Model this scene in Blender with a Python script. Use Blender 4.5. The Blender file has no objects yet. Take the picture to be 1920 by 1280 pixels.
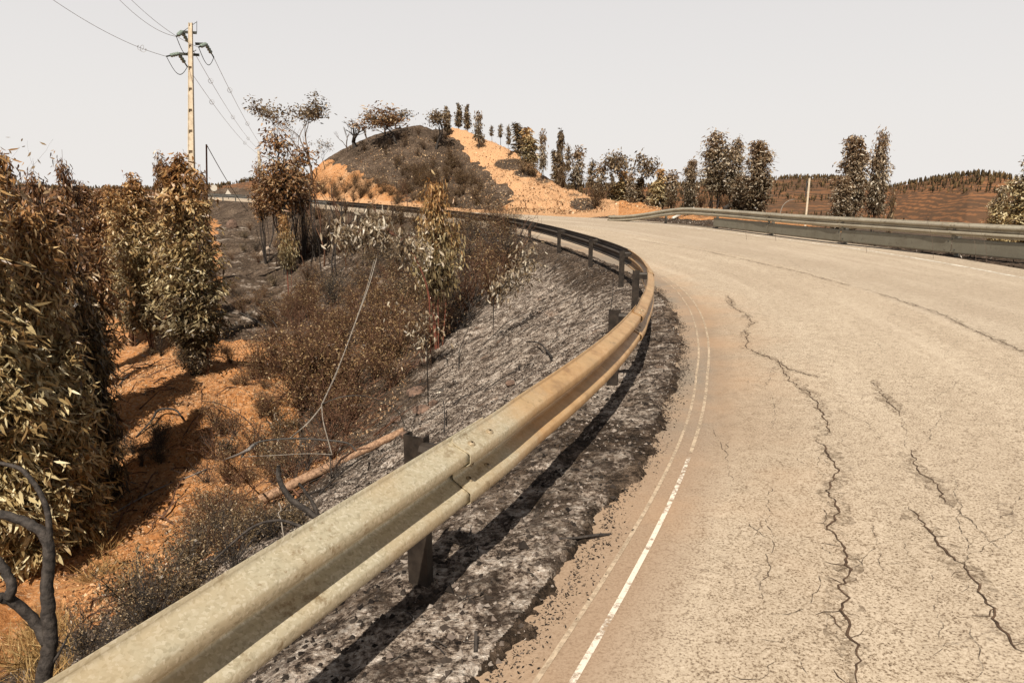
import bpy, math
import numpy as np

# ------------------------------------------------------------------ camera, sky, sun, exposure
SC = bpy.context.scene
COL = SC.collection
F_PX = 1280.0
TH = math.atan(290 / 1280)
CT, ST = math.cos(TH), math.sin(TH)
cam = bpy.data.cameras.new('camera')
cam.lens = 24.0; cam.sensor_width = 36.0; cam.clip_start = 0.05; cam.clip_end = 5000
camo = bpy.data.objects.new('camera', cam); COL.objects.link(camo)
camo.location = (0, 0, 0); camo.rotation_euler = (math.pi / 2 - TH, 0, 0)
SC.camera = camo

SUN = np.array([-0.10, -0.60, 0.79]); SUN /= np.linalg.norm(SUN)     # towards the sun
EL = math.asin(SUN[2]); AZ = math.atan2(SUN[0], SUN[1])
world = bpy.data.worlds.new('World'); SC.world = world; world.use_nodes = True
nt = world.node_tree; nt.nodes.clear()
out = nt.nodes.new('ShaderNodeOutputWorld'); bg = nt.nodes.new('ShaderNodeBackground')
sky = nt.nodes.new('ShaderNodeTexSky'); sky.sky_type = 'NISHITA'; sky.sun_disc = False
sky.sun_elevation = EL; sky.sun_rotation = AZ; sky.dust_density = 6.0; sky.air_density = 1.0; sky.altitude = 100
# sky: pale even veil low down, zenith dimmed to cut fill light, over Nishita
tc = nt.nodes.new('ShaderNodeTexCoord'); sep = nt.nodes.new('ShaderNodeSeparateXYZ')
nt.links.new(tc.outputs['Generated'], sep.inputs[0])
ramp = nt.nodes.new('ShaderNodeValToRGB')
ramp.color_ramp.elements[0].position = 0.0; ramp.color_ramp.elements[0].color = (5.75, 5.55, 5.36, 1)
ramp.color_ramp.elements[1].position = 1.0; ramp.color_ramp.elements[1].color = (.5, .48, .48, 1)
for p, c in ((0.27, (5.05, 4.86, 4.74)), (0.40, (1.7, 1.62, 1.6))):
    e = ramp.color_ramp.elements.new(p); e.color = (*c, 1)
nt.links.new(sep.outputs['Z'], ramp.inputs[0])
mix = nt.nodes.new('ShaderNodeMixRGB'); mix.inputs[0].default_value = 0.93
nt.links.new(sky.outputs[0], mix.inputs[1]); nt.links.new(ramp.outputs[0], mix.inputs[2])
nt.links.new(mix.outputs[0], bg.inputs[0]); bg.inputs[1].default_value = 0.1
nt.links.new(bg.outputs[0], out.inputs[0])

sl = bpy.data.lights.new('sun', 'SUN'); sl.energy = 5.0; sl.angle = math.radians(0.5); sl.color = (1.0, 0.90, 0.77)
so = bpy.data.objects.new('sun', sl); COL.objects.link(so)
from mathutils import Vector
so.rotation_euler = Vector(-SUN).to_track_quat('-Z', 'Y').to_euler()
SC.view_settings.view_transform = 'Standard'; SC.view_settings.look = 'None'
SC.view_settings.exposure = 0.66; SC.view_settings.gamma = 1.0
SC.cycles.max_bounces = 5; SC.cycles.diffuse_bounces = 2; SC.cycles.glossy_bounces = 2
SC.cycles.transmission_bounces = 2; SC.cycles.transparent_max_bounces = 6

R = np.random.RandomState

# ------------------------------------------------------------------ numpy helpers
def hsh(ix, iy, seed):
    h = (ix.astype(np.int64) * 374761393 + iy.astype(np.int64) * 668265263 + seed * 974634777) & 0xffffffff
    h = ((h ^ (h >> 13)) * 1274126177) & 0xffffffff
    return ((h ^ (h >> 16)) & 0xffff) / 65535.0
def vnoise(x, y, seed=0):
    ix = np.floor(x); iy = np.floor(y); fx = x - ix; fy = y - iy
    fx = fx * fx * (3 - 2 * fx); fy = fy * fy * (3 - 2 * fy)
    a = hsh(ix, iy, seed); b = hsh(ix + 1, iy, seed); c = hsh(ix, iy + 1, seed); d = hsh(ix + 1, iy + 1, seed)
    return (a + (b - a) * fx) * (1 - fy) + (c + (d - c) * fx) * fy
def fbm(x, y, sc, oct=4, seed=0, gain=.5):
    v = 0; a = 1; t = 0
    for k in range(oct):
        v = v + a * vnoise(x * sc + 17.3 * k, y * sc - 9.1 * k, seed + k); t += a; a *= gain; sc *= 2.03
    return v / t * 2 - 1
def sst(a, b, x):
    t = np.clip((x - a) / (b - a), 0, 1); return t * t * (3 - 2 * t)
def lerp(a, b, t): return a + (b - a) * t

# rail line: the guardrail on the inside of the bend (x, y, ground z)
CP = np.array([(-7.5,-16,-1.9),(-5.6,-10,-1.9),(-3.6,-4.5,-1.88),(-2.0,-.6,-1.87),(-.95,1.7,-1.87),(-.25,3.03,-1.87),(.62,5.05,-1.92),(1.15,6.62,-1.95),(1.62,8.34,-1.98),
 (2.11,10.8,-2.03),(2.42,13.3,-2.07),(2.48,15.5,-2.09),(2.28,18.3,-2.11),(1.75,22,-2.11),(.85,26.2,-2.08),(-.4,30.2,-2.05),(-2.1,34.3,-2.02),(-4.2,38.8,-1.99),(-6.6,43,-1.96),
 (-9.0,46.7,-1.92),(-11.9,50.8,-1.87),(-18,59.3,-1.76),(-24,67.2,-1.65),(-29.5,74,-1.58),(-40,86,-1.5),(-55,101,-1.5),(-75,118,-1.5)])
def catmull(P, n=16):
    P = np.asarray(P, float); Q = np.vstack([2 * P[0] - P[1], P, 2 * P[-1] - P[-2]]); o = []
    for i in range(1, len(Q) - 2):
        for k in range(n):
            t = k / n; a, b, c, d = Q[i-1], Q[i], Q[i+1], Q[i+2]
            o.append(.5 * ((2*b) + (-a+c)*t + (2*a-5*b+4*c-d)*t*t + (-a+3*b-3*c+d)*t**3))
    o.append(P[-1]); return np.array(o)
def resample(P, step):
    d = np.r_[0, np.cumsum(np.linalg.norm(np.diff(P[:, :2], axis=0), axis=1))]
    n = max(2, int(d[-1] / step)); s = np.linspace(0, d[-1], n + 1)
    return s, np.stack([np.interp(s, d, P[:, k]) for k in range(P.shape[1])], 1)
def smooth(P, it):
    P = P.copy()
    for _ in range(it): P[1:-1] = .25 * P[:-2] + .5 * P[1:-1] + .25 * P[2:]
    return P
_, _c = resample(catmull(CP), .5)
_c = smooth(_c, 6); CS, CC = resample(_c, .5)
CTN = np.gradient(CC[:, :2], axis=0); CTN /= np.linalg.norm(CTN, axis=1)[:, None]
CNR = np.stack([CTN[:, 1], -CTN[:, 0]], 1)                    # normal to the right = over the road
CTH = np.unwrap(np.arctan2(CTN[:, 1], CTN[:, 0]))
CS = CS - np.interp(2.90, CC[:, 1], CS)   # s = 0 at the nearest post
SUPT = ([-20, 0, 8, 15, 24, 31, 36, 44, 52], [.05, .05, .06, .068, .06, .052, .035, .015, .0])
def cpos(s):
    s = np.asarray(s, float)
    th = np.interp(s, CS, CTH)
    return np.interp(s, CS, CC[:, 0]), np.interp(s, CS, CC[:, 1]), np.interp(s, CS, CC[:, 2]), np.cos(th), np.sin(th)
def so_xy(s, o):
    x, y, z, tx, ty = cpos(s); return x + ty * o, y - tx * o
def rz(s, o):
    return np.interp(s, CS, CC[:, 2]) + np.interp(s, *SUPT) * o
def to_so(x, y):
    x = np.atleast_1d(np.asarray(x, float)); y = np.atleast_1d(np.asarray(y, float))
    S = np.empty(x.shape); O = np.empty(x.shape)
    for a in range(0, len(x), 40000):
        xx = x[a:a+40000]; yy = y[a:a+40000]
        i = np.argmin((xx[:, None] - CC[None, :, 0]) ** 2 + (yy[:, None] - CC[None, :, 1]) ** 2, axis=1)
        s = CS[i] + (xx - CC[i, 0]) * CTN[i, 0] + (yy - CC[i, 1]) * CTN[i, 1]
        for _ in range(2):
            s = np.clip(s, CS[0], CS[-1]); px, py, pz, tx, ty = cpos(s)
            near = np.hypot(xx - px, yy - py) < 12
            s = np.where(near, s + (xx - px) * tx + (yy - py) * ty, s)
        s = np.clip(s, CS[0], CS[-1]); px, py, pz, tx, ty = cpos(s)
        S[a:a+40000] = s; O[a:a+40000] = (xx - px) * ty - (yy - py) * tx
    return S, O

def ray(px, py):
    a = (px - 960) / F_PX; b = -(py - 640) / F_PX
    return np.array([a, CT + b * ST, -ST + b * CT])
def pxy(x, y, z):                                            # world -> photograph pixel
    d = y * CT - z * ST; u = y * ST + z * CT
    d = np.where(d < .05, .05, d)
    return 960 + x / d * F_PX, 640 - u / d * F_PX

# hill ridge: by bearing from where the road comes in (px bearing, row at crest, distance)
RIDGE = np.array([(300,354,120),(480,354,110),(540,347,100),(580,325,94),(610,302,92),(660,277,92),(700,259,92),(745,244,92),(785,238,92),(812,246,91),(850,239,90),(872,244,88),(900,262,85),(930,273,82),
 (960,287,77),(1000,317,72),(1030,337,69),(1060,352,66),(1090,361,63),(1120,372,60),(1150,380,58),(1200,388,56),(1240,392,55),(1300,391,55),(1360,392,54),(1420,400,52),(1480,420,46),(1600,450,40),(1920,520,34),(2600,520,32)], float)
_rb = []; _rz = []
for p, q, d in RIDGE:
    r = ray(p, q); _rb.append(math.atan2(r[0], r[1])); _rz.append(d * r[2] / math.hypot(r[0], r[1]))
_rb = np.array(_rb); _rz = np.array(_rz)

def floor_z(x, y):
    r = np.hypot(x, y)
    f = -5.5 - .55 * sst(8, 16, r)
    f = f + 1.3 * sst(27, 46, r) + 2.0 * sst(42, 75, r)
    f = f + .9 * np.exp(-((x + 9) ** 2 + (y - 17.5) ** 2) / 14.) + .8 * np.exp(-((x + 5.0) ** 2 + (y - 17.0) ** 2) / 5.)
    f = f + .5 * fbm(x, y, .2, 3, 3) + .26 * fbm(x, y, .8, 4, 5)
    return f
def height(x, y, detail=True):
    x = np.atleast_1d(np.asarray(x, float)); y = np.atleast_1d(np.asarray(y, float))
    S, O = to_so(x, y); r = np.hypot(x, y); b = np.arctan2(x, y)
    b = np.where(y < 0, np.where(x < 0, -1.6, 1.6), b)
    base = rz(S, np.clip(O, -.2, 9.2))
    # inside of the bend: embankment down to the gully floor
    dd = np.clip(-O - .25, 0, None)
    sl = .53 - .1 * sst(20, 50, S)
    emb = base - dd * sl * (1 - .12 * sst(0, 1, 1 - dd)) + (.10 + .25 * sst(20, 35, S)) * fbm(x, y, .8, 4, 11) * sst(.4, 2, dd)
    fl = floor_z(x, y)
    k = .5
    h = np.clip(.5 + .5 * (emb - fl) / k, 0, 1)
    inner = lerp(fl, emb, h) + k * h * (1 - h)
    inner = np.where(dd > 14, fl, inner)
    # far left, the road leaves the frame: land stays near road level
    # outside of the bend
    R0 = np.interp(b, _rb, RIDGE[:, 2]); Z0 = np.interp(b, _rb, _rz)
    d1 = np.clip(O - 8.9, 0, None); d2 = np.clip(R0 - r, 0, None)
    t = d1 / (d1 + d2 + 1e-6)
    bank = np.exp(-((b - math.atan2(-270, 1280)) / .085) ** 2)
    g = lerp(t ** 1.05, 1 - (1 - t) ** 2.0, bank)
    hill = base + (Z0 - base) * g
    rough = fbm(x, y, .28, 5, 21, .6) * 1.15 + (np.abs(fbm(x, y, .16, 3, 27)) - .25) * -1.6
    rough = rough * (1 - .85 * sst(.16, .27, b))
    hill = hill + rough * sst(0, 5, d1) * sst(0, 12, d2 + 4) * .9
    back = Z0 - .28 * (r - R0) + fbm(x, y, .1, 2, 31) * .8
    back = np.maximum(back, np.minimum(Z0, -9))
    outer = np.where(r < R0, hill, np.maximum(back, -14 - 0 * r))
    flat = sst(-.5, .2, O) * (1 - sst(8.4, 9.4, O))
    z = np.where(O < 0, inner, np.where(O > 8.9, outer, base))
    # verge bumps, and tucked under the asphalt between o=.75 and 7.4
    if detail:
        vb = (fbm(x, y, 3.2, 3, 41) * .020 + fbm(x, y, 11, 2, 45, .5) * .014)
        z = z + np.where((O > -1.0), vb * sst(9.6, 8, -O + 8), 0)
        z = z + np.where((O <= -.3) , (fbm(x, y, 3.5, 4, 47, .55) * .07) * sst(60, 15, r), 0) * sst(.3, 1.2, -O)
        z = z + np.where(O > 9.0, fbm(x, y, 4, 3, 51) * .08, 0)
    dip = sst(.42, .56, O + .09 * fbm(x, y, 2.2, 3, 43) + .09 * fbm(x, y, 11, 4, 44, .7)) * (1 - sst(7.45, 7.8, O))
    edge = .034 * sst(-.2, .3, O) + .01 * (1 - sst(7.9, 8.2, O)) * sst(7.5, 7.7, O)
    z = z - dip * .085 + edge * (O < 7) 
    return z
def hit(px, py, rmax=140):
    r = ray(px, py); hr = math.hypot(r[0], r[1])
    t = np.geomspace(1.5, rmax, 1400) / hr
    p = t[:, None] * r[None, :]
    h = height(p[:, 0], p[:, 1], False)
    k = np.where(p[:, 2] <= h)[0]
    if len(k) == 0: return p[-1]
    k = k[0]
    q = p[k].copy(); q[2] = h[k]; return q
def atd(px, py, d): return ray(px, py) * d
def zg(x, y): return float(height(x, y, False)[0])

# ------------------------------------------------------------------ object helpers
def tag(o, label=None, cat=None, group=None, kind=None):
    if label: o['label'] = label
    if cat: o['category'] = cat
    if group: o['group'] = group
    if kind: o['kind'] = kind
    return o
def empty(name, loc, label, cat, group=None, rz_=0.0):
    o = bpy.data.objects.new(name, None); COL.objects.link(o); o.location = loc; o.rotation_euler = (0, 0, rz_)
    o.empty_display_size = .1
    return tag(o, label, cat, group)
def mesh_np(name, V, Fq, mat, smooth_=False, attrs=None, tri=None):
    """V (n,3), Fq (m,4) quads, tri (k,3)"""
    me = bpy.data.meshes.new(name)
    V = np.asarray(V, np.float32)
    Fq = np.zeros((0, 4), np.int32) if Fq is None else np.asarray(Fq, np.int32).reshape(-1, 4)
    T = np.zeros((0, 3), np.int32) if tri is None else np.asarray(tri, np.int32).reshape(-1, 3)
    me.vertices.add(len(V)); me.vertices.foreach_set('co', V.ravel())
    nl = Fq.size + T.size; npoly = len(Fq) + len(T)
    me.loops.add(nl); me.loops.foreach_set('vertex_index', np.concatenate([Fq.ravel(), T.ravel()]).astype(np.int32))
    me.polygons.add(npoly)
    st = np.concatenate([np.arange(len(Fq)) * 4, Fq.size + np.arange(len(T)) * 3]).astype(np.int32)
    me.polygons.foreach_set('loop_start', st)
    try: me.polygons.foreach_set('loop_total', np.concatenate([np.full(len(Fq), 4), np.full(len(T), 3)]).astype(np.int32))
    except Exception: pass
    me.update(calc_edges=True)
    me.polygons.foreach_set('use_smooth', np.full(npoly, smooth_, bool))
    for k, v in (attrs or {}).items():
        v = np.asarray(v, np.float32)
        if v.ndim == 1:
            a = me.attributes.new(k, 'FLOAT', 'POINT'); a.data.foreach_set('value', v)
        else:
            a = me.attributes.new(k, 'FLOAT_VECTOR', 'POINT'); a.data.foreach_set('vector', v.ravel())
    if mat: me.materials.append(mat)
    me.validate(clean_customdata=False)
    return me
def link(name, me, parent=None, loc=None):
    o = bpy.data.objects.new(name, me); COL.objects.link(o)
    if parent is not None: o.parent = parent
    if loc is not None: o.location = loc
    return o
def grid_faces(nu, nv, closed=False):
    i = np.arange(nu - 1)[:, None]; n2 = nv if closed else nv - 1
    j = np.arange(n2)[None, :]; j2 = (j + 1) % nv
    return np.stack([i * nv + j, (i + 1) * nv + j, (i + 1) * nv + j2, i * nv + j2], -1).reshape(-1, 4)

class MB:
    def __init__(self): self.v = []; self.q = []; self.t = []; self.n = 0
    def add(self, V, Q=None, T=None):
        V = np.asarray(V, float)
        if Q is not None and len(Q): self.q.append(np.asarray(Q).reshape(-1, 4) + self.n)
        if T is not None and len(T): self.t.append(np.asarray(T).reshape(-1, 3) + self.n)
        self.v.append(V); self.n += len(V)
    def tube(self, P, rad, sides=5, cap=True):
        P = np.asarray(P, float); n = len(P); rad = np.broadcast_to(np.asarray(rad, float), (n,))
        T = np.gradient(P, axis=0); T /= np.linalg.norm(T, axis=1)[:, None] + 1e-9
        ref = np.array([0, 0, 1.]) if abs(T[:, 2]).mean() < .8 else np.array([1., 0, 0])
        A = np.cross(T, ref); A /= np.linalg.norm(A, axis=1)[:, None] + 1e-9; B = np.cross(T, A)
        an = np.arange(sides) / sides * 2 * math.pi
        V = P[:, None, :] + rad[:, None, None] * (np.cos(an)[None, :, None] * A[:, None, :] + np.sin(an)[None, :, None] * B[:, None, :])
        V = V.reshape(-1, 3); Q = grid_faces(n, sides, True)
        if cap:
            V = np.vstack([V, P[0], P[-1]]); a = n * sides; k = np.arange(sides); k2 = (k + 1) % sides
            T3 = np.vstack([np.stack([k, np.full(sides, a), k2], 1)[:, ::-1] * 1, np.stack([(n-1)*sides + k, (n-1)*sides + k2, np.full(sides, a + 1)], 1)])
            self.add(V, Q, T3)
        else: self.add(V, Q)
    def box(self, c, h, ax=None):
        c = np.asarray(c, float); h = np.asarray(h, float)
        s = np.array([(-1,-1,-1),(1,-1,-1),(1,1,-1),(-1,1,-1),(-1,-1,1),(1,-1,1),(1,1,1),(-1,1,1)], float) * h
        if ax is not None: s = s @ np.asarray(ax, float)
        self.add(c + s, [(0,3,2,1),(4,5,6,7),(0,1,5,4),(1,2,6,5),(2,3,7,6),(3,0,4,7)])
    def mesh(self, name, mat, sm=False, attrs=None):
        return mesh_np(name, np.vstack(self.v), np.vstack(self.q) if self.q else None, mat, sm, attrs, np.vstack(self.t) if self.t else None)
    def obj(self, name, mat, parent=None, sm=False, loc=None, attrs=None):
        return link(name, self.mesh(name, mat, sm, attrs), parent, loc)

def leaves(P, D, L, W, rnd, curve=.35, simple=False):
    """vectorised sickle leaves -> V, quads, tris, tone"""
    n = len(P); D = D / (np.linalg.norm(D, axis=1)[:, None] + 1e-9)
    r = rnd.normal(size=(n, 3)); S = np.cross(D, r); S /= np.linalg.norm(S, axis=1)[:, None] + 1e-9
    N = np.cross(S, D); L = L[:, None]; W = W[:, None]
    c = (rnd.uniform(-1, 1, (n, 1)) * curve) * L; c2 = rnd.uniform(-.6, .6, (n, 1)) * curve * L
    tone = rnd.uniform(0, 1, n)
    if simple:
        V = np.stack([P, P + D*L*.45 + S*W*.5 + N*c*.3, P + D*L + N*c, P + D*L*.45 - S*W*.5 + N*c*.3], 1).reshape(-1, 3)
        b = np.arange(n)[:, None] * 4
        return V, b + np.array([[0, 1, 2, 3]]), None, np.repeat(tone, 4)
    m1 = P + D*L*.3 + N*c*.12 + S*c2*.15; m2 = P + D*L*.68 + N*c*.5 + S*c2*.55
    V = np.stack([P, m1 + S*W*.5, m1 - S*W*.5, m2 + S*W*.38, m2 - S*W*.38, P + D*L*.97 + N*c + S*c2*1.1], 1).reshape(-1, 3)
    b = np.arange(n)[:, None] * 6
    Q = b + np.array([[1, 3, 4, 2]])
    T = np.concatenate([b + np.array([[0, 1, 2]]), b + np.array([[3, 5, 4]])])
    return V, Q, T, np.repeat(tone, 6)

# ------------------------------------------------------------------ materials
class NB:
    def __init__(self, name):
        self.m = bpy.data.materials.new(name); self.m.use_nodes = True; self.t = self.m.node_tree; self.t.nodes.clear()
        self.out = self.n('ShaderNodeOutputMaterial'); self.b = self.n('ShaderNodeBsdfPrincipled')
        self.l(self.b.outputs[0], self.out.inputs[0])
    def n(self, k, **kw):
        x = self.t.nodes.new(k)
        for a, b in kw.items(): setattr(x, a, b)
        return x
    def l(self, a, b): self.t.links.new(a, b)
    def setin(self, node, key, v):
        if isinstance(v, bpy.types.NodeSocket): self.l(v, node.inputs[key])
        elif isinstance(v, tuple) and len(v) == 3 and node.inputs[key].type == 'RGBA': node.inputs[key].default_value = (*v, 1)
        else: node.inputs[key].default_value = v
    def pos(self):
        return self.n('ShaderNodeTexCoord').outputs['Object']
    def noise(self, vec, scale, detail=6, rough=.6, dist=0, out='Fac'):
        x = self.n('ShaderNodeTexNoise'); self.setin(x, 'Vector', vec); x.inputs['Scale'].default_value = scale
        x.inputs['Detail'].default_value = detail; x.inputs['Roughness'].default_value = rough; x.inputs['Distortion'].default_value = dist
        return x.outputs[out]
    def vor(self, vec, scale, feature='F1', out='Distance', rnd=1.0):
        x = self.n('ShaderNodeTexVoronoi', feature=feature); self.setin(x, 'Vector', vec); x.inputs['Scale'].default_value = scale
        x.inputs['Randomness'].default_value = rnd
        return x.outputs[out]
    def ramp(self, f, stops, interp='LINEAR'):
        x = self.n('ShaderNodeValToRGB'); self.l(f, x.inputs[0]); cr = x.color_ramp; cr.interpolation = interp
        while len(cr.elements) < len(stops): cr.elements.new(.5)
        for e, (p, c) in zip(cr.elements, stops):
            e.position = p; e.color = (*c, 1) if isinstance(c, tuple) else (c, c, c, 1)
        return x.outputs[0]
    def mix(self, f, a, b, bt='MIX'):
        x = self.n('ShaderNodeMixRGB', blend_type=bt); self.setin(x, 0, f); self.setin(x, 1, a); self.setin(x, 2, b); return x.outputs[0]
    def math(self, op, a, b=0.0, clamp=False):
        x = self.n('ShaderNodeMath', operation=op); x.use_clamp = clamp; self.setin(x, 0, a); self.setin(x, 1, b); return x.outputs[0]
    def attr(self, name, out='Fac'):
        x = self.n('ShaderNodeAttribute'); x.attribute_name = name; return x.outputs[out]
    def sepx(self, v):
        x = self.n('ShaderNodeSeparateXYZ'); self.l(v, x.inputs[0]); return x.outputs
    def scalev(self, v, s):
        x = self.n('ShaderNodeMapping'); self.l(v, x.inputs[0]); x.inputs['Scale'].default_value = s; return x.outputs[0]
    def bump(self, h, strength, dist):
        x = self.n('ShaderNodeBump'); self.l(h, x.inputs['Height']); x.inputs['Strength'].default_value = strength; x.inputs['Distance'].default_value = dist
        self.l(x.outputs[0], self.b.inputs['Normal'])
    def fin(self, color, rough=.8, spec=.3, metal=0.0):
        self.setin(self.b, 'Base Color', color); self.setin(self.b, 'Roughness', rough); self.setin(self.b, 'Specular IOR Level', spec)
        self.setin(self.b, 'Metallic', metal); return self.m

def mat_asphalt():
    m = NB('worn_asphalt'); p = m.pos(); uv = m.attr('uvo', 'Vector'); o = m.sepx(uv)[0]
    sp = m.noise(p, 72, 3, .75)
    s2 = m.noise(p, 130, 2, .6)
    big = m.noise(p, .35, 5, .6); mid = m.noise(p, 2.6, 5, .65); md = m.noise(p, 11, 4, .7)
    th = m.math('ADD', m.math('MULTIPLY', sp, .62), m.math('ADD', m.math('MULTIPLY', s2, .22), m.math('MULTIPLY', md, .16)))
    col = m.ramp(th, [(.395, (.065, .045, .030)), (.442, (.185, .138, .092)), (.482, (.35, .29, .218)), (.56, (.435, .368, .285)), (.66, (.55, .48, .385))])
    lane = m.ramp(m.math('ADD', m.math('MULTIPLY', o, .1), m.math('MULTIPLY', m.math('SUBTRACT', mid, .5), .02)), [(.395, 0.), (.41, 1.)])
    col = m.mix(m.math('MULTIPLY', lane, .22), col, (.26, .225, .185))
    col = m.mix(m.ramp(big, [(.38, .22), (.60, 0.)]), col, (.235, .18, .13))
    stk = m.noise(m.scalev(uv, (1.6, .10, 1)), 1.0, 5, .65)
    col = m.mix(m.ramp(stk, [(.40, .16), (.50, 0.)]), col, (.22, .17, .12))
    col = m.mix(m.ramp(stk, [(.52, 0.), (.66, .25)]), col, (.52, .45, .36))
    col = m.mix(m.ramp(m.noise(p, 9, 5, .7), [(.55, 0.), (.75, .25)]), col, (.15, .115, .085))
    # fine map cracking
    wv = m.mix(.12, p, m.noise(p, 3.5, 4, .6, out='Color'), 'ADD')
    ck = m.vor(wv, 2.6, 'DISTANCE_TO_EDGE'); ckm = m.ramp(ck, [(.0, 1.), (.014, .0)])
    ckz = m.ramp(m.noise(p, .9, 3, .5), [(.44, 0.), (.62, .5)])
    col = m.mix(m.math('MULTIPLY', ckm, ckz), col, (.085, .06, .042))
    # margin: bare grey edge strip with blown red dust along it
    jit = m.math('ADD', o, m.math('MULTIPLY', m.math('SUBTRACT', mid, .5), .35))
    mar = m.ramp(m.math('MULTIPLY', o, .5), [(.41, 1.), (.56, 0.)])
    col = m.mix(m.math('MULTIPLY', mar, .78), col, m.mix(sp, (.10, .083, .066), (.215, .18, .145)))
    ss = m.sepx(uv)[1]; near = m.ramp(m.math('ADD', m.math('MULTIPLY', ss, .1), m.math('MULTIPLY', mid, .2)), [(.28, 1.), (.45, 0.)])
    col = m.mix(m.math('MULTIPLY', m.math('MULTIPLY', mar, near), .38), col, m.mix(sp, (.27, .165, .095), (.47, .31, .19)))
    bnd = m.ramp(m.math('MULTIPLY', m.math('ADD', o, m.math('MULTIPLY', m.math('SUBTRACT', big, .5), .8)), .25), [(.19, 0.), (.23, .75), (.30, .45), (.42, 0.)])
    bs = m.ramp(m.math('MULTIPLY', ss, .05), [(.06, 0.), (.14, 1.), (.42, 1.), (.7, .15)])
    col = m.mix(m.math('MULTIPLY', m.math('MULTIPLY', bnd, bs), .8), col, m.mix(md, (.15, .105, .068), (.30, .215, .145)))
    dust = m.ramp(m.math('MULTIPLY', jit, .25), [(.12, 1.), (.27, .75), (.50, 0.)])
    dz = m.ramp(m.noise(p, .75, 4, .6), [(.42, .0), (.62, .45)])
    col = m.mix(m.math('MULTIPLY', dust, dz), col, m.mix(mid, (.30, .18, .10), (.47, .32, .20)))
    h = th
    m.bump(h, .55, .006)
    return m.fin(col, .85, .25)
def mat_paint(name, c, lo, hi):
    m = NB(name); p = m.pos()
    f = m.noise(p, 26, 4, .7); f2 = m.noise(p, 2.2, 3, .6)
    a = m.ramp(m.math('ADD', m.math('MULTIPLY', f, .65), m.math('MULTIPLY', f2, .35)), [(lo, 0.), (hi, 1.)])
    m.fin(m.mix(m.noise(p, 60, 3, .6), c, tuple(v * .75 for v in c)), .7, .3)
    tr = m.n('ShaderNodeBsdfTransparent'); mx = m.n('ShaderNodeMixShader'); m.l(a, mx.inputs[0]); m.l(tr.outputs[0], mx.inputs[1]); m.l(m.b.outputs[0], mx.inputs[2])
    m.l(mx.outputs[0], m.out.inputs[0]); return m.m
def mat_ground():
    m = NB('burnt_ground'); p = m.pos(); z = m.sepx(m.attr('zone', 'Vector'))
    n1 = m.noise(p, 7, 8, .68); n2 = m.noise(p, 38, 5, .65); n3 = m.noise(p, .9, 5, .6); n4 = m.noise(p, 2.6, 7, .7)
    nn = m.math('ADD', m.math('MULTIPLY', n1, .6), m.math('MULTIPLY', n2, .4))
    grit = m.vor(p, 22, out='Color'); gr = m.sepx(grit)[0]
    soil = m.ramp(nn, [(.30, (.09, .034, .012)), (.42, (.28, .115, .038)), (.53, (.44, .205, .078)), (.68, (.62, .37, .19))])
    soil = m.mix(m.ramp(gr, [(.82, 0.), (.92, .55)]), soil, (.50, .36, .24))
    soil = m.mix(m.ramp(n4, [(.52, 0.), (.66, .55)]), soil, (.13, .055, .022))
    soil = m.mix(m.ramp(n3, [(.40, .35), (.55, 0.)]), soil, (.36, .22, .12))
    sand = m.ramp(nn, [(.30, (.24, .115, .052)), (.5, (.46, .27, .145)), (.68, (.58, .39, .235))])
    sand = m.mix(m.ramp(gr, [(.0, .6), (.12, 0.)]), sand, (.14, .075, .04))
    burnt = m.ramp(m.math('ADD', m.math('MULTIPLY', nn, .75), m.math('MULTIPLY', m.noise(p, .55, 6, .7), .25)), [(.39, (.010, .007, .005)), (.47, (.038, .027, .019)), (.54, (.105, .076, .055)), (.62, (.24, .185, .14))])
    an = m.math('ADD', m.math('MULTIPLY', m.noise(p, 30, 5, .75), .6), m.math('MULTIPLY', m.noise(p, 5, 5, .65), .4))
    ash = m.ramp(an, [(.40, (.014, .011, .009)), (.45, (.075, .055, .042)), (.50, (.26, .21, .17)), (.57, (.46, .405, .35)), (.65, (.68, .635, .58))])
    ash = m.mix(m.ramp(m.noise(p, 3.3, 5, .7), [(.525, 0.), (.61, .85)]), ash, (.045, .032, .024))
    ash = m.mix(m.ramp(m.noise(p, 1.9, 5, .7), [(.60, 0.), (.68, .45)]), ash, (.24, .13, .075))
    def w(s, a=.9, lo=.42, hi=.58):
        return m.ramp(m.math('ADD', m.math('MULTIPLY', s, a), m.math('MULTIPLY', m.math('ADD', m.math('MULTIPLY', n4, .6), m.math('MULTIPLY', n1, .4)), 1 - .0)), [(lo + .45, 0.), (hi + .45, 1.)])
    col = m.mix(w(z[2]), soil, sand)
    col = m.mix(w(z[0]), col, burnt)
    col = m.mix(w(z[1]), col, ash)
    m.bump(m.math('ADD', nn, m.math('MULTIPLY', gr, .15)), 1.0, .09)
    return m.fin(col, .95, .1)
def mat_leaf(name, stops, transl=.22, rough=.42, spec=.45, top=None):
    m = NB(name); t = m.attr('tone')
    rn = m.n('ShaderNodeObjectInfo').outputs['Random']
    f = m.math('ADD', m.math('MULTIPLY', t, .9), m.math('MULTIPLY', rn, .1))
    col = m.ramp(f, stops)
    if top:
        col = m.mix(m.attr('ht'), col, m.ramp(f, top))
        col = m.mix(m.attr('scorched'), col, m.ramp(f, LOWLEAF))  # darker leaf ramp mixed in towards the bottom of the crown
    m.fin(col, rough, spec)
    tl = m.n('ShaderNodeBsdfTranslucent'); m.l(col, tl.inputs[0]); mx = m.n('ShaderNodeMixShader'); mx.inputs[0].default_value = transl
    m.l(m.b.outputs[0], mx.inputs[1]); m.l(tl.outputs[0], mx.inputs[2]); m.l(mx.outputs[0], m.out.inputs[0]); return m.m
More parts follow.
